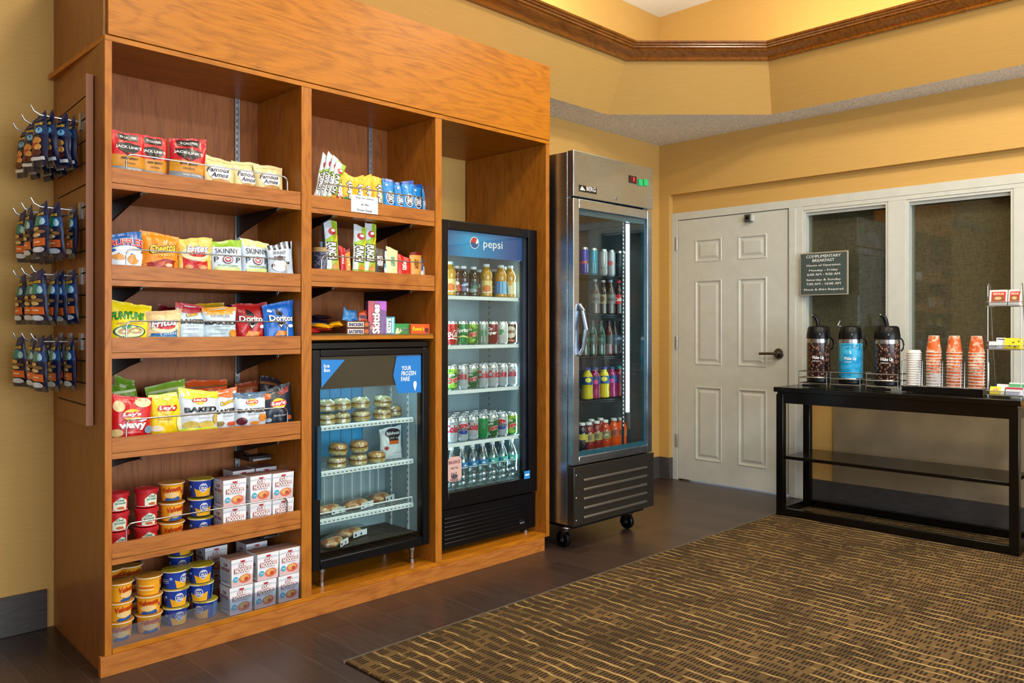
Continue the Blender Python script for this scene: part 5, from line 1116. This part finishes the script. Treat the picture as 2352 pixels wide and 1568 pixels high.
for px, Y, kd, ds in [(1032, 3.10, 'apple', 'amber juice bottle cut off by the left edge of the fridge door'), (1046, 3.11, 'red_lab', 'dark juice bottle with red banded label'), (1063, 3.10, 'navy', 'dark juice bottle with navy label'), (1086, 3.10, 'teal', 'dark juice bottle with grey and green label'),
                      (1116, 3.09, 'apple', 'amber juice bottle with tan and orange label, tallest in front rank'), (1149, 3.09, 'apple_blue', 'amber juice bottle with solid blue label'), (1170, 3.088, 'apple_half', 'amber juice bottle at the right end with blue and cream label'),
                      (1100, 3.24, 'red_lab', 'white capped dark bottle in the back rank left of the amber one'), (1127, 3.22, 'red_lab', 'white capped dark bottle in the back rank just right of the amber one'), (1133, 3.158, 'navy', 'white capped dark bottle in the back rank nearest the middle'), (1157, 3.152, 'apple', 'white capped amber bottle in the back rank between the two rightmost')]:
    x = XP(px, Y); put_bottle(kd, mk[kd], x, Y-.003, z, ds+', black fridge', GJ, rnd.uniform(-.2, .2))
WL = lambda c1, c2: (lambda: bottle(0, '#ffffff', '#e8eef0', (c1, [('r', .05, .5, .2, .8, c2), ('r', .0, 1, .0, .1, '#e8f0f2'), ('p', [(.55, .3), (.7, .7), (.9, .3)], '#dfeef0')]), WP, (.100, .128, .0326), .195, .0135, WATER))
for i, px in enumerate((1034, 1058, 1081, 1103.5, 1126, 1149.5, 1174)):
    c = 'blue' if i < 4 else 'teal'
    for r_ in range(2):
        x = xs(i); put_bottle('w'+c, WL('#2f7fb0', '#1d5a98') if c == 'blue' else WL('#3fa89a', '#2a5a98'), x, YC+r_*.075, jz0+.0015, f"clear water bottle with {c} label, {ORD[i]} column, {RK[r_]}, black fridge floor", 'water bottles on the floor of the black fridge', rnd.uniform(-.4, .4))

# ------------------------------------------------------------------ stainless fridge on castors
SX0, SX1, SY, SZ0, SZ1 = 3.260, 3.985, 2.80, .140, 2.138
sf = thing('steel_fridge', 'tall stainless steel glass door refrigerator on black castors between the shelving and the corner', 'fridge', (SX0, SY, 0), world=True)
b = MB(); cabinet(b, SX0, SX1, SY+.044, 3.52, SZ0, SZ1-.004, .035, STEEL); b.box(SX0+.035, SX1-.035, SY+.044, 3.485, SZ0+.03, .44, BLACKM); b.box(SX0+.035, SX1-.035, SY+.044, 3.485, 1.90, SZ1-.04, BLACKM); b.build('cabinet', sf, bevel=.002)
b = MB(); b.box(SX0, SX1, SY, SY+.042, 1.893, SZ1, STEEL); hp = b.build('control_panel', sf, bevel=.003)
fS = lambda x, z, off: (x, SY-off, z)
b = MB(); nx, nz = XP(1330, SY), ZP(1330, 438, SY); b.box(nx, XP(1370, SY), SY-.002, SY-.0003, ZP(1330, 439, SY), ZP(1330, 424, SY), P('#17181a', .3))
fN = lambda x, z, off: (x, SY-.002-off, z)
d_text(b, fN, 'BERG', XP(1357, SY), ZP(1357, 435, SY)+.001, .078, .024, P('#c8cacc', .3), .0004, bold=.02)
d_poly(b, fN, [(XP(1331, SY), ZP(1331, 436, SY)), (XP(1336, SY), ZP(1336, 427, SY)), (XP(1344, SY), ZP(1344, 438, SY))], P('#c8cacc', .3), .0004, 1)
k_ = b.build('name_badge', hp, org=sf['org'])
b = MB(); cx0, cx1 = XP(1444, SY), XP(1462, SY); b.box(cx0, cx1, SY-.002, SY-.0003, ZP(1453, 421, SY), ZP(1453, 404, SY), P('#202024', .3)); b.box(cx0+.012, cx1-.006, SY-.003, SY-.002, ZP(1453, 418, SY), ZP(1453, 406, SY), P('#4a0a12', .3))
d_text(b, lambda x, z, off: (x, SY-.003-off, z), '3', XP(1455, SY), ZP(1455, 412, SY), .012, .022, emis('#ff3040', 2.0), .0004, bold=.03); b.build('temperature_display', hp, org=sf['org'])
for pa, pb in ((1466, 1475), (1478, 1487)):
    b = MB(); b.box(XP(pa, SY), XP(pb, SY), SY-.006, SY-.0003, ZP(pa, 426, SY), ZP(pa, 411, SY), emis('#0f9a58', .35)); b.build('rocker_switch', hp, org=sf['org'], bevel=.001)
b = MB(); kx, kz = XP(1416, SY), ZP(1416, 456, SY); b.lathe([(.001, -.004), (.008, -.004), (.009, 0)], CHROME, (kx, SY, kz), 14, False, 'y'); b.tube([(kx, SY-.004, kz), (kx-.006, SY-.012, kz-.012)], .0015, CHROME); b.build('key_lock', hp, org=sf['org'])
b = MB(); dz0, dz1 = .462, 1.884; sg0, sg1, sgz0, sgz1 = XP(1330.5, SY), XP(1487.5, SY), .505, 1.832
door_frame(b, SX0, SX1-.012, SY, SY+.040, dz0, dz1, sg0-SX0, SX1-.012-sg1, sgz0-dz0, dz1-sgz1, STEEL); dr = b.build('door', sf, bevel=.003)
MB().box(sg0, sg1, SY+.012, SY+.016, sgz0, sgz1, GLASS).build('glass_pane', dr, org=sf['org'])
b = MB(); door_frame(b, sg0, sg1, SY+.017, SY+.039, sgz0, sgz1, .012, .012, .022, .03, P('#2a5668', .25)); 
b.build('inner_gasket', dr, org=sf['org'])
b = MB(); hx = SX0+.028; hp_ = [ZP(1330, yy, SY) for yy in (815, 790, 757, 722, 698)]
for k in range(12):
    pass
pts = [(hx+.016, SY-.004, hp_[0]), (hx+.030, SY-.020, hp_[0]+.035), (hx+.034, SY-.034, (hp_[0]+hp_[4])/2), (hx+.030, SY-.020, hp_[4]-.035), (hx+.016, SY-.004, hp_[4])]
b.tube(pts, .011, STEEL, 10); b.build('door_handle', dr, org=sf['org'])
kx0, kx1, ky0, ky1, kz0, kz1 = SX0+.036, SX1-.036, SY+.046, 3.48, .475, 1.88
b = MB(); liner(b, kx0, kx1, ky0, ky1, kz0, kz1, LINERD)
b.box(kx0+.04, kx0+.34, ky1-.02, ky1-.001, 1.20, 1.50, P('#c8d4d6', .5))
b.build('liner', sf)
lx = XP(1441, SY+.07); b = MB(); b.box(lx-.011, lx+.007, SY+.068, SY+.074, .70, 1.80, LED); b.box(lx+.008, lx+.014, SY+.060, SY+.08, .60, 1.83, ZINC)
b.build('light_tube', sf)
b = MB()
for q in range(52): b.box(lx-.036, lx-.026, SY+.075, SY+.077, .62+q*.0235, .632+q*.0235, P('#cfe0e8', .3))
b.box(lx-.040, lx-.020, SY+.078, SY+.082, .50, 1.86, P('#152830', .4)); b.build('slotted_standard', sf)
area('steel_fridge_light', (lx-.02, SY+.085, 1.25), (PI/2, 0, math.radians(40)), .02, 1.1, .8, (.50, .82, 1))
SS = [1.492, 1.268, 1.027, .777]
for z in SS:
    b = MB(); b.tube([(kx0+.006, 2.93, z), (lx+.03, 2.93, z)], .0045, BLACKM, 6); b.tube([(kx0+.006, 2.93, z-.012), (lx+.03, 2.93, z-.012)], .003, BLACKM, 6)
    for i in range(22): x = kx0+.01+i*(kx1-kx0-.02)/21; b.tube([(x, 2.93, z), (x, 3.46, z)], .0018, BLACKM, 4)
    b.build('wire_shelf', sf)
b = MB(); b.box(SX0, SX1, SY-.004, SY+.042, SZ0, .455, simple('dark_steel_grille', '#4c4943', .32, .8, 60, .06))
GR = simple('grille_slats', '#7b7770', .35, .8, 60, .06)
for q in range(5):
    z = ZP(1345, 1185-q*21.3, SY)-.005; b.prism([(SY-.004, z-.008), (SY-.010, z-.004), (SY-.010, z+.005), (SY-.004, z+.010)], 'x', XP(1339, SY), XP(1484, SY), GR)
for z in (.17, .29, .41): b.lathe([(.001, -.002), (.004, -.0015), (.005, 0)], ZINC, (SX0+.02, SY-.004, z), 10, False, 'y')
b.build('grille', sf, bevel=.002)
MB().box(SX0+.03, SX1-.06, SY+.03, 3.45, .118, SZ0-.001, BLACKM).build('chassis', sf)
for x, y, sw in ((3.315, 2.90, .3), (3.885, 2.90, 1.0), (3.315, 3.42, 0), (3.885, 3.42, 0)):
    b = MB(); c, s_ = math.cos(sw), math.sin(sw)
    b.lathe([(.030, .117), (.032, .110), (.022, .098), (.020, .092)], CHROME, (x, y, 0), 18)
    for k in (-1, 1): b.prism([(y-.012, .100), (y+.016, .100), (y+.026, .048), (y+.014, .040)], 'x', x+k*.019-.0015, x+k*.019+.0015, CHROME)
    b.build('castor_fork', sf)
    w_ = MB(); w_.lathe([(.020, -.014), (.040, -.014), (.0445, -.009), (.0445, .009), (.040, .014), (.020, .014)], BLACKP, (x, y+.018, .0452), 26, True, 'x'); w_.lathe([(.001, -.016), (.012, -.015), (.012, .015), (.001, .016)], ZINC, (x, y+.018, .0452), 14, False, 'x'); w_.build('castor_wheel', sf)
# drinks inside
GS = ['cans on the top shelf of the steel fridge', 'bottles on the second shelf of the steel fridge', 'dark bottles on the third shelf of the steel fridge', 'bottles on the fourth shelf of the steel fridge', 'sports drinks on the floor of the steel fridge']
z = SS[0]+.0055
for i, (px, col, des, ds) in enumerate([(1341, '#1c2f9a', [('p', [(.2, .45), (.8, .55), (.8, .4), (.3, .38)], '#c8502a'), ('r', .6, 1, .0, .4, '#aeb6c2')], 'blue and silver energy drink can'), (1362, '#16829a', [('r', .5, .7, .0, .45, '#cfdfe4')], 'teal tall can'),
        (1385, '#a8a4a2', [('r', .2, .8, .2, .32, '#3a2a2c')], 'pale grey tall can'), (1403, '#9f9c9a', [('e', .5, .5, .2, .12, '#b8484a')], 'grey tall can with red mark'), (1422, '#10242a', [('r', .3, .7, .4, .5, '#3a6a5a')], 'black tall can'), (1431, '#16323a', [], 'dark tall can against the light tube')]):
    Y = 2.975; x = XP(px, Y); o = can(col, des, 1).build('energy_can', loc=(x, Y, z), rot=(0, 0, -math.atan2(x, Y))); tag(o, ds+' on the top shelf of the steel fridge', 'can', GS[0])
SPO = [(.026, .001), (.032, .005), (.033, .02), (.031, .05), (.033, .09), (.033, .125), (.024, .150), (.017, .158), (.017, .168)]
COKE = [(.024, .001), (.030, .006), (.031, .03), (.029, .06), (.031, .08), (.031, .12), (.024, .15), (.013, .178), (.0125, .19)]
def sb_(key, liq, cap, lab, prof=COKE, lz=(.062, .118, .0312), cz=.189, cr=.0135): return (key, lambda: bottle(0, liq, cap, lab, prof, lz, cz, cr))
kinds = {
 'redlab': sb_('redlab', '#2a1210', '#b8202a', ('#c0141c', [T('Cola', .5, .5, .8, .4, WHT, bold=.03)])), 'brown': sb_('brown', '#3a2415', '#c8b8a0', ('#8a7a5a', [('e', .5, .5, .3, .3, '#5a4028')])), 'glass': sb_('glass', '#4a3a30', '#8a8f94', ('#6a6258', [('r', .2, .8, .3, .6, '#3a3430')])),
 'dgreen': sb_('dgreen', '#0f3a30', '#3a1a1a', ('#123c34', [('r', .2, .8, .4, .7, '#2a6a58')])), 'dblack': sb_('dblack', '#141214', '#1c1416', ('#1a3040', [('r', .2, .8, .5, .7, '#3a5a6a')])), 'dred': sb_('dred', '#4a1a14', '#2a1414', ('#3a3430', [])),
 'yel': sb_('yel', '#c8b41c', '#1c3a8a', ('#1f4a7a', [('e', .5, .6, .3, .3, '#e8d84a')]), SPO, (.085, .130, .0334), .167, .018), 'mag': sb_('mag', '#8a1450', '#1c3a6a', ('#1f3a6a', [('e', .5, .3, .3, .3, '#c83a7a')]), SPO, (.085, .130, .0334), .167, .018), 'org': sb_('org', '#c8481c', '#20406a', ('#2a5a7a', []), SPO, (.085, .130, .0334), .167, .018),
 'tealc': sb_('tealc', '#7a1830', '#1f8a7a', ('#5a1838', []), SPO, (.085, .130, .0334), .167, .018),
 'spo': sb_('spo', '#b23a18', '#dfe3e4', ('#8a7a4a', [('r', .1, .9, .2, .8, '#5a4a3a'), T('LIFE', .5, .5, .6, .4, '#cfc49a', bold=.03)]), SPO, (.075, .120, .0334), .167, .018), 'spr': sb_('spr', '#7a1a1a', '#dfe3e4', ('#9a8a52', [('r', .1, .9, .2, .8, '#6a5a42')]), SPO, (.075, .120, .0334), .167, .018),
 'spor': sb_('spor', '#e2551c', '#dfe3e4', ('#c8602a', [('r', .2, .8, .2, .8, '#8a4a3a')]), SPO, (.075, .120, .0334), .167, .018), 'spd': sb_('spd', '#1c1424', '#dfe3e4', ('#b8a83a', [('r', 0, 1, 0, .3, '#2a2438')]), SPO, (.075, .120, .0334), .167, .018)}
def rowS(zi, z, items, g):
    for i, (px, Y, kd, ds) in enumerate(items):
        x = XP(px, Y); put_bottle(kd, kinds[kd][1], x, Y, z, ds, g, rnd.uniform(-.3, .3))
rowS(1, SS[1]+.0055, [(1366, 3.0, 'glass', 'brown glass bottle at the left of the second shelf of the steel fridge'), (1385, 3.02, 'brown', 'tan labelled bottle in the middle of the second shelf of the steel fridge'), (1402, 2.985, 'glass', 'brown glass bottle third along on the second shelf of the steel fridge'), (1421, 2.985, 'redlab', 'bottle with bright red label on the second shelf of the steel fridge'), (1399, 3.06, 'redlab', 'red labelled bottle behind the front one, second shelf of the steel fridge')], GS[1])
D3N = ['first', 'second', 'third', 'fourth', 'fifth', 'last']
rowS(2, SS[2]+.0055, [(px, 2.985, kd, f'dark bottle on the third shelf of the steel fridge, {D3N[i]} from the left') for i, (px, kd) in enumerate([(1342, 'dgreen'), (1360, 'dgreen'), (1379, 'dgreen'), (1398, 'dred'), (1411, 'dblack'), (1427, 'dblack')])], GS[2])
rowS(3, SS[3]+.0055, [(px, 2.985, kd, f'{c} drink bottle on the fourth shelf of the steel fridge') for px, kd, c in [(1339, 'org', 'orange'), (1349, 'yel', 'leftmost yellow'), (1366, 'mag', 'leftmost magenta'), (1387, 'yel', 'central yellow'), (1405, 'mag', 'right hand magenta'), (1423, 'tealc', 'crimson teal capped')]][1:], GS[3])
rowS(4, kz0+.001, [(1337, 2.95, 'spd', 'dark sports drink with yellow label at the left of the steel fridge floor'), (1352, 2.94, 'spr', 'deep red sports drink, second from the left on the steel fridge floor'), (1370, 2.95, 'spr', 'deep red sports drink, third from the left on the steel fridge floor'), (1390, 2.95, 'spo', 'rust orange sports drink in the middle of the steel fridge floor'), (1410, 2.97, 'spor', 'bright orange sports drink second from the right on the steel fridge floor'), (1427, 2.95, 'spor', 'bright orange sports drink at the right beside the light tube'),
    (1358, 3.03, 'spr', 'red sports drink in the back rank at the left of the steel fridge floor'), (1379, 3.03, 'spo', 'orange sports drink in the back rank of the steel fridge floor')], GS[4])
b = MB(); b.box(SX0-.02, SX0+.012, 3.05, 3.06, .10, .118, P('#c8d42a', .5)); b.box(SX0-.02, SX0+.012, 3.03, 3.05, .098, .101, P('#c8d42a', .5)); tag(b.build('yellow_tag', parent=None), 'small yellow green tag under the steel fridge beside the shelving end', 'tag')

# ------------------------------------------------------------------ coffee table
TX0, TX1, TY0, TY1, TZ = 4.815, 5.235, 1.105, 2.445, .818
ct = thing('console_table', 'long black lacquered console table with one shelf against the window wall', 'table', (TX0, TY0, 0), world=True)
b = MB(); b.box(TX0-.012, TX1+.01, TY0-.012, TY1+.012, TZ-.030, TZ, BLACKLAC); b.build('tabletop', ct, bevel=.002)
b = MB(); b.box(TX0+.004, TX0+.026, TY0+.006, TY1-.006, TZ-.100, TZ-.031, BLACKLAC); b.box(TX1-.026, TX1-.004, TY0+.006, TY1-.006, TZ-.100, TZ-.031, BLACKLAC); b.box(TX0+.026, TX1-.026, TY0+.006, TY0+.024, TZ-.100, TZ-.031, BLACKLAC); b.box(TX0+.026, TX1-.026, TY1-.024, TY1-.006, TZ-.10, TZ-.031, BLACKLAC); b.build('apron', ct, bevel=.001)
L = .046
for x in (TX0, TX1-L):
    for y in (TY0, TY1-L): MB().box(x, x+L, y, y+L, .0085, TZ-.044, BLACKLAC).build('leg', ct, bevel=.003)
for x in (TX0+.008, TX1-L+.004): MB().box(x, x+.034, TY0+L, TY1-L, .0085, .055, BLACKLAC).build('foot_rail', ct, bevel=.002)
for y in (TY0+.006, TY1-.038): MB().box(TX0+L, TX1-L, y, y+.032, .0085, .055, BLACKLAC).build('side_rail', ct, bevel=.002)
MB().box(TX0+.010, TX1-.008, TY0+L+.001, TY1-L-.001, .366, .386, BLACKLAC).build('shelf', ct, bevel=.002)
# vacuum pots in wire stands
def airpot(style, x, y, label, lever):
    t = thing('coffee_airpot', label, 'airpot', (x, y, TZ+.030), (0, 0, -math.atan2(x, y)+.1), 'vacuum pots on the console table')
    r = .071; b = MB()
    b.lathe([(.050, 0), (r-.004, .001), (r, .006), (r, .028)], BLACKP, n=32); b.lathe([(r-.001, .028), (r+.001, .030), (r-.002, .036)], CHROME, n=32, caps=False)
    b.build('base', t)
    s = MB(); body = BEANS if style == 'bean' else mottled('blue_water_print', '#1a9ad4', '#4cc0ec', 9, .25)
    s.lathe([(r-.002, .036), (r, .04), (r-.001, .250)], body, n=36, caps=False)
    f = lambda a, z, off: ((r+off)*math.sin(a/r), -(r+off)*math.cos(a/r), z)
    if style != 'bean': d_poly(s, f, [(-.08, .235), (-.06, .246), (.08, .246), (.08, .215), (.04, .21), (0, .222), (-.04, .212)], mottled('ripple_print', '#4ab4dc', '#0f78a8', 60, .25), .0005, 3); d_text(s, f, '$', -.01, .195, .012, .02, P('#e6f2f6', .3), .0008)
    d_text(s, f, 'Wake Up', -.012, .155, .074, .026, P('#eef2f4', .3), .0010, bold=.02, shear=.15)
    s.grid(lambda u, v: f(-.045+.045*u, .134+.004*v, .001), 5, 1, P('#c8ccd0', .3)); s.build('printed_body', t)
    n_ = MB(); n_.lathe([(r-.001, .250), (r-.003, .254), (r-.010, .276)], CHROME, n=36, caps=False); n_.lathe([(r-.001, .25), (r-.0005, .262), (r-.002, .275)], CHROME, n=36, caps=False); n_.build('neck_band', t)
    l = MB(); l.lathe([(r-.002, .275), (r+.002, .277), (r+.001, .300), (r-.006, .345), (r-.012, .353), (r-.024, .357), (.001, .358)], BLACKP, n=36, caps=False)
    l.lathe([(.012, -r-.006), (.012, -r+.01)], BLACKP, (0, 0, .305), 12, True, 'y'); l.lathe([(.001, -r-.0068), (.006, -r-.0065), (.006, -r-.006)], P('#5a6a74', .3), (-.0, 0, .305), 10, False, 'y'); l.build('pump_lid', t)
    h = MB(); h.tube([(r, .01, .285), (r+.014, .012, .27), (r+.020, .012, .245), (r+.016, .01, .22), (r+.004, .008, .205)], .005, BLACKP, 8); h.build('carry_handle', t)
    v = MB()
    if lever == 'up': v.tube([(-.0, .02, .355), (-.004, .024, .385), (-.016, .02, .412), (-.034, .012, .424)], .013, BLACKP, 10); v.tube([(-.034, .012, .424), (-.044, .006, .420)], .007, CHROME, 8)
    else: v.tube([(-.055, .0, .352), (-.075, .0, .362), (-.062, -.0, .392)], .004, CHROME, 8)
    v.build('pump_lever', t)
PTX = 5.03
airpot('bean', PTX, YP(1880, PTX), 'coffee bean printed airpot at the left end of the table next to the door', 'up')
airpot('blue', PTX, YP(1954, PTX), 'bright blue airpot standing between the two coffee bean ones', 'side')
airpot('bean', PTX, YP(2038, PTX), 'coffee bean printed airpot on the right beside the white cup lids', 'up')
def pot_stand(x, y, label):
    t = thing('airpot_stand', label, 'wire stand', (x, y, TZ), (0, 0, 0), 'wire stands under the airpots'); w, d = .090, .088; b = MB(); r = .0026
    for sx in (-1, 1):
        for sy in (-1, 1): b.tube([(sx*d, sy*w*1.03, .0005), (sx*d, sy*w*1.03, .010), (sx*d*.98, sy*w, .030), (sx*d*.98, sy*w, .100)], r, CHROME, 6)
    for z in (.060, .100): b.tube([(-d, -w, z), (d, -w, z), (d, w, z), (-d, w, z)], r, CHROME, 6, True)
    b.tube([(-d, -w, .026), (d, -w, .026), (d, w, .026), (-d, w, .026)], r, CHROME, 6, True)
    for k in range(-3, 4): b.tube([(-d, k*.024, .026), (d, k*.024, .026)], r*.8, CHROME, 6)
    b.build('wire_frame', t); q = MB(); q.box(-d-.028, -d-.004, -w*.6, w*.6, .004, .018, BLACKP); q.build('drip_tray', t)
for px, ds in ((1880, 'chrome wire stand under the left coffee bean airpot'), (1954, 'chrome wire stand under the blue airpot'), (2038, 'chrome wire stand under the right coffee bean airpot')): pot_stand(PTX, YP(px, PTX), ds)
# cup caddy with stacks of paper cups
CX_ = 5.02; ys_ = [YP(px, CX_) for px in (2099, 2145, 2192, 2243)]
cc = thing('cup_caddy', 'chrome wire caddy holding the stacks of cups and lids', 'wire caddy', (CX_, ys_[2], TZ), world=True)
b = MB(); ya, yb = ys_[3]-.050, ys_[0]+.055; xa, xb = CX_-.055, CX_+.055
b.tube([(xa, ya, TZ+.038), (xb, ya, TZ+.038), (xb, yb, TZ+.038), (xa, yb, TZ+.038)], .003, CHROME, 6, True)
for y in (ya, yb):
    for x in (xa, xb): b.tube([(x, y, TZ+.038), (x, y, TZ+.0008)], .003, CHROME, 6)
for x in (xa+.03, CX_, xb-.03): b.tube([(x, ya, TZ+.037), (x, yb, TZ+.037)], .0022, CHROME, 6)
b.build('base_frame', cc)
for i, y in enumerate(ys_):
    b = MB()
    for s_ in (-1, 1):
        yy = y+s_*.047
        b.tube([(CX_-.05, yy, TZ+.038), (CX_-.05, yy, TZ+.185), (CX_+.05, yy, TZ+.185), (CX_+.05, yy, TZ+.038)], .0022, CHROME, 6)
    for k in range(9 if i == 0 else 7): b.tube([(CX_-.05, y-.047, TZ+.052+k*.0165), (CX_-.05, y-.030 if i == 0 else y+.047, TZ+.052+k*.0165)], .0013, CHROME, 5)
    b.build('wire_guide', cc)
MB().box(xa+.004, xb, ya+.005, yb-.005, TZ+.004, TZ+.030, BLACKP).build('drip_tray', cc)
CUP = {}
def cup(kind):
    b = MB(); c = {'print': mottled('orange_cup_print', '#dc6420', '#f0c6ac', 38, .5, .50, .62), 'white': mottled('pale_cup_print', '#dfe6ea', '#d98a6a', 26, .5, .56, .66)}[kind]
    b.lathe([(.0400, .0), (.0415, -.001), (.0422, .001), (.0415, .003), (.0395, .004)], P('#e6d8cc', .5), n=24, caps=False)
    b.lathe([(.0398, .003), (.0280, .094)], c, n=24, caps=False); b.lathe([(.0280, .094), (.0282, .096), (.026, .096), (.0255, .090), (.001, .089)], P('#efe8e0', .6), n=24, caps=False)
    b.lathe([(.0388, .003), (.0275, .090)], P('#efe8e0', .6), n=24, caps=False)
    return b.build('paper_cup')
GC_ = 'upside down paper cups stacked in the caddy'
for i in (1, 2, 3):
    n_ = (12, 12, 12)[i-1]; base = TZ+.041; step = .0175
    for k in range(n_):
        kd = 'white' if (i == 1 and k < 4) else 'print'
        loc = (CX_, ys_[i], base+.001+k*step); rot = (0, 0, rnd.uniform(0, 6))
        if kd not in CUP: o = CUP[kd] = cup(kd)
        else: o = CUP[kd].copy(); COL.objects.link(o)
        o.location = loc; o.rotation_euler = rot
        tag(o, f"{'pale' if kd == 'white' else 'orange'} paper cup, {ORD[k]} from the bottom of the {['left', 'middle', 'right'][i-1]} stack", 'paper cup', GC_)
lb = MB(); lb.lathe([(.0425, 0), (.0432, .002), (.0425, .0045), (.039, .006), (.036, .0165), (.034, .018), (.001, .018)], P('#e9e6e0', .45), n=28, caps=False); lb.lathe([(.0425, 0), (.001, .0005)], P('#e9e6e0', .45), n=28, caps=False)
l0 = lb.build('disposable_lid')
for k in range(15):
    o = l0 if k == 0 else l0.copy()
    if k: COL.objects.link(o)
    o.location = (CX_, ys_[0], TZ+.042+k*.0135*.98); tag(o, f"white cup lid, {(ORD+['fifteenth'])[k]} from the bottom of the single lid stack", 'cup lid', 'white cup lids stacked in the caddy')
# sweetener rack at the right end
rk = thing('sachet_rack', 'tall silver wire rack with three baskets at the right end of the table', 'wire rack', (4.98, 1.21, TZ), world=True)
RX0, RX1, RY0, RY1 = 4.94, 5.10, 1.125, YP(2270, 4.95)
zt = ZX(2270, 652, 4.95); b = MB()
for y in (RY0, RY1): b.tube([(RX0, y, TZ+.0008), (RX0, y, zt-.012), (RX0+.006, y, zt-.002), (RX0+.02, y, zt), (RX0+.036, y, zt-.008), (RX1-.02, y, TZ+.06), (RX1, y, TZ+.0008)], .0026, CHROME, 8)
b.build('side_frame', rk)
BZ = [ZX(2275, 703, 4.94), ZX(2275, 802, 4.94), TZ+.014]
for z in BZ:
    b = MB(); b.tube([(RX0-.03, RY0, z+.022), (RX0-.03, RY1, z+.022), (RX1-.03, RY1, z+.022), (RX1-.03, RY0, z+.022)], .002, CHROME, 6, True); b.tube([(RX0-.03, RY0, z), (RX0-.03, RY1, z), (RX1-.03, RY1, z), (RX1-.03, RY0, z)], .002, CHROME, 6, True)
    b.box(RX0-.029, RX0-.028, RY0+.002, RY1-.002, z+.001, z+.022, ACRYL); b.box(RX0-.028, RX1-.032, RY0+.002, RY1-.002, z+.0, z+.002, ACRYL); b.build('basket', rk)
def card(label, cat, y, w, h, x, z, col, des, lean=10, d=.012, rz=0):
    b = MB(); b.box(-w/2, w/2, 0, d, 0, h, P(col, .5)); apply_design(b, lambda a, zz, off: (a, -off, zz), w, h, des, .5)
    tag(b.build('tea_box' if 'tea' in label else 'sachet_stack', loc=(x, y, z), rot=(math.radians(-lean), 0, -PI/2+math.radians(rz)), bevel=.0006), label, cat, 'packets in the sachet rack')
TEA = [('r', .12, .92, .18, .88, '#c8321e'), ('r', .2, .84, .24, .62, '#8a4a2a'), T('REGULAR', .52, .74, .6, .13, '#f0dcc8', bold=.03), ('e', .5, .45, .2, .1, '#d8b07a')]
card('red and white tea box, left of the pair on the top basket', 'tea box', RY1-.052, .085, .085, RX0-.018, BZ[0]+.004, '#e9e4de', TEA, 12)
card('red and white tea box, right of the pair on the top basket', 'tea box', RY1-.128, .058, .085, RX0-.014, BZ[0]+.004, '#e9e4de', TEA, 12)
card('white sachets standing in the middle basket', 'sachets', RY1-.032, .045, .040, RX0-.02, BZ[1]+.004, '#e4e8ea', [('r', .1, .9, .2, .4, '#a8b4b8')], 8)
card('taller white sachets behind the front ones in the middle basket', 'sachets', RY1-.062, .045, .060, RX0+.0, BZ[1]+.004, '#e0e6ee', [('r', .1, .9, .8, .9, '#4a5a7a')], 8)
card('yellow sweetener sachets fanned in the middle basket', 'sachets', RY1-.122, .085, .060, RX0-.012, BZ[1]+.004, '#e8d01c', [('e', .3, .3, .06, .08, '#3a3a1c'), ('e', .6, .2, .05, .08, '#3a3a1c'), ('e', .5, .6, .08, .06, '#6a641c'), ('e', .8, .7, .05, .05, '#3a3a1c')], 14)
card('yellow and white sachets in the bottom basket', 'sachets', RY1-.048, .07, .045, RX0-.02, BZ[2]+.004, '#e9d23a', [('r', .75, 1, 0, 1, '#e6e6de'), ('e', .4, .6, .2, .15, '#d89a5a')], 24, .03)
card('red and white sachets in the bottom basket', 'sachets', RY1-.128, .08, .045, RX0-.02, BZ[2]+.004, '#c3c8d6', [('r', 0, 1, .72, .95, '#a81c2a')], 20, .03)
card('white sachets lying high behind the yellow ones in the bottom basket', 'sachets', RY1-.065, .07, .060, RX0+.03, BZ[2]+.004, '#dcdfe6', [], 30, .02)
card('green sachets at the back of the bottom basket', 'sachets', RY1-.130, .08, .066, RX0+.03, BZ[2]+.004, '#4aa06a', [('r', 0, 1, .9, 1, '#dfe8e2')], 20, .02)
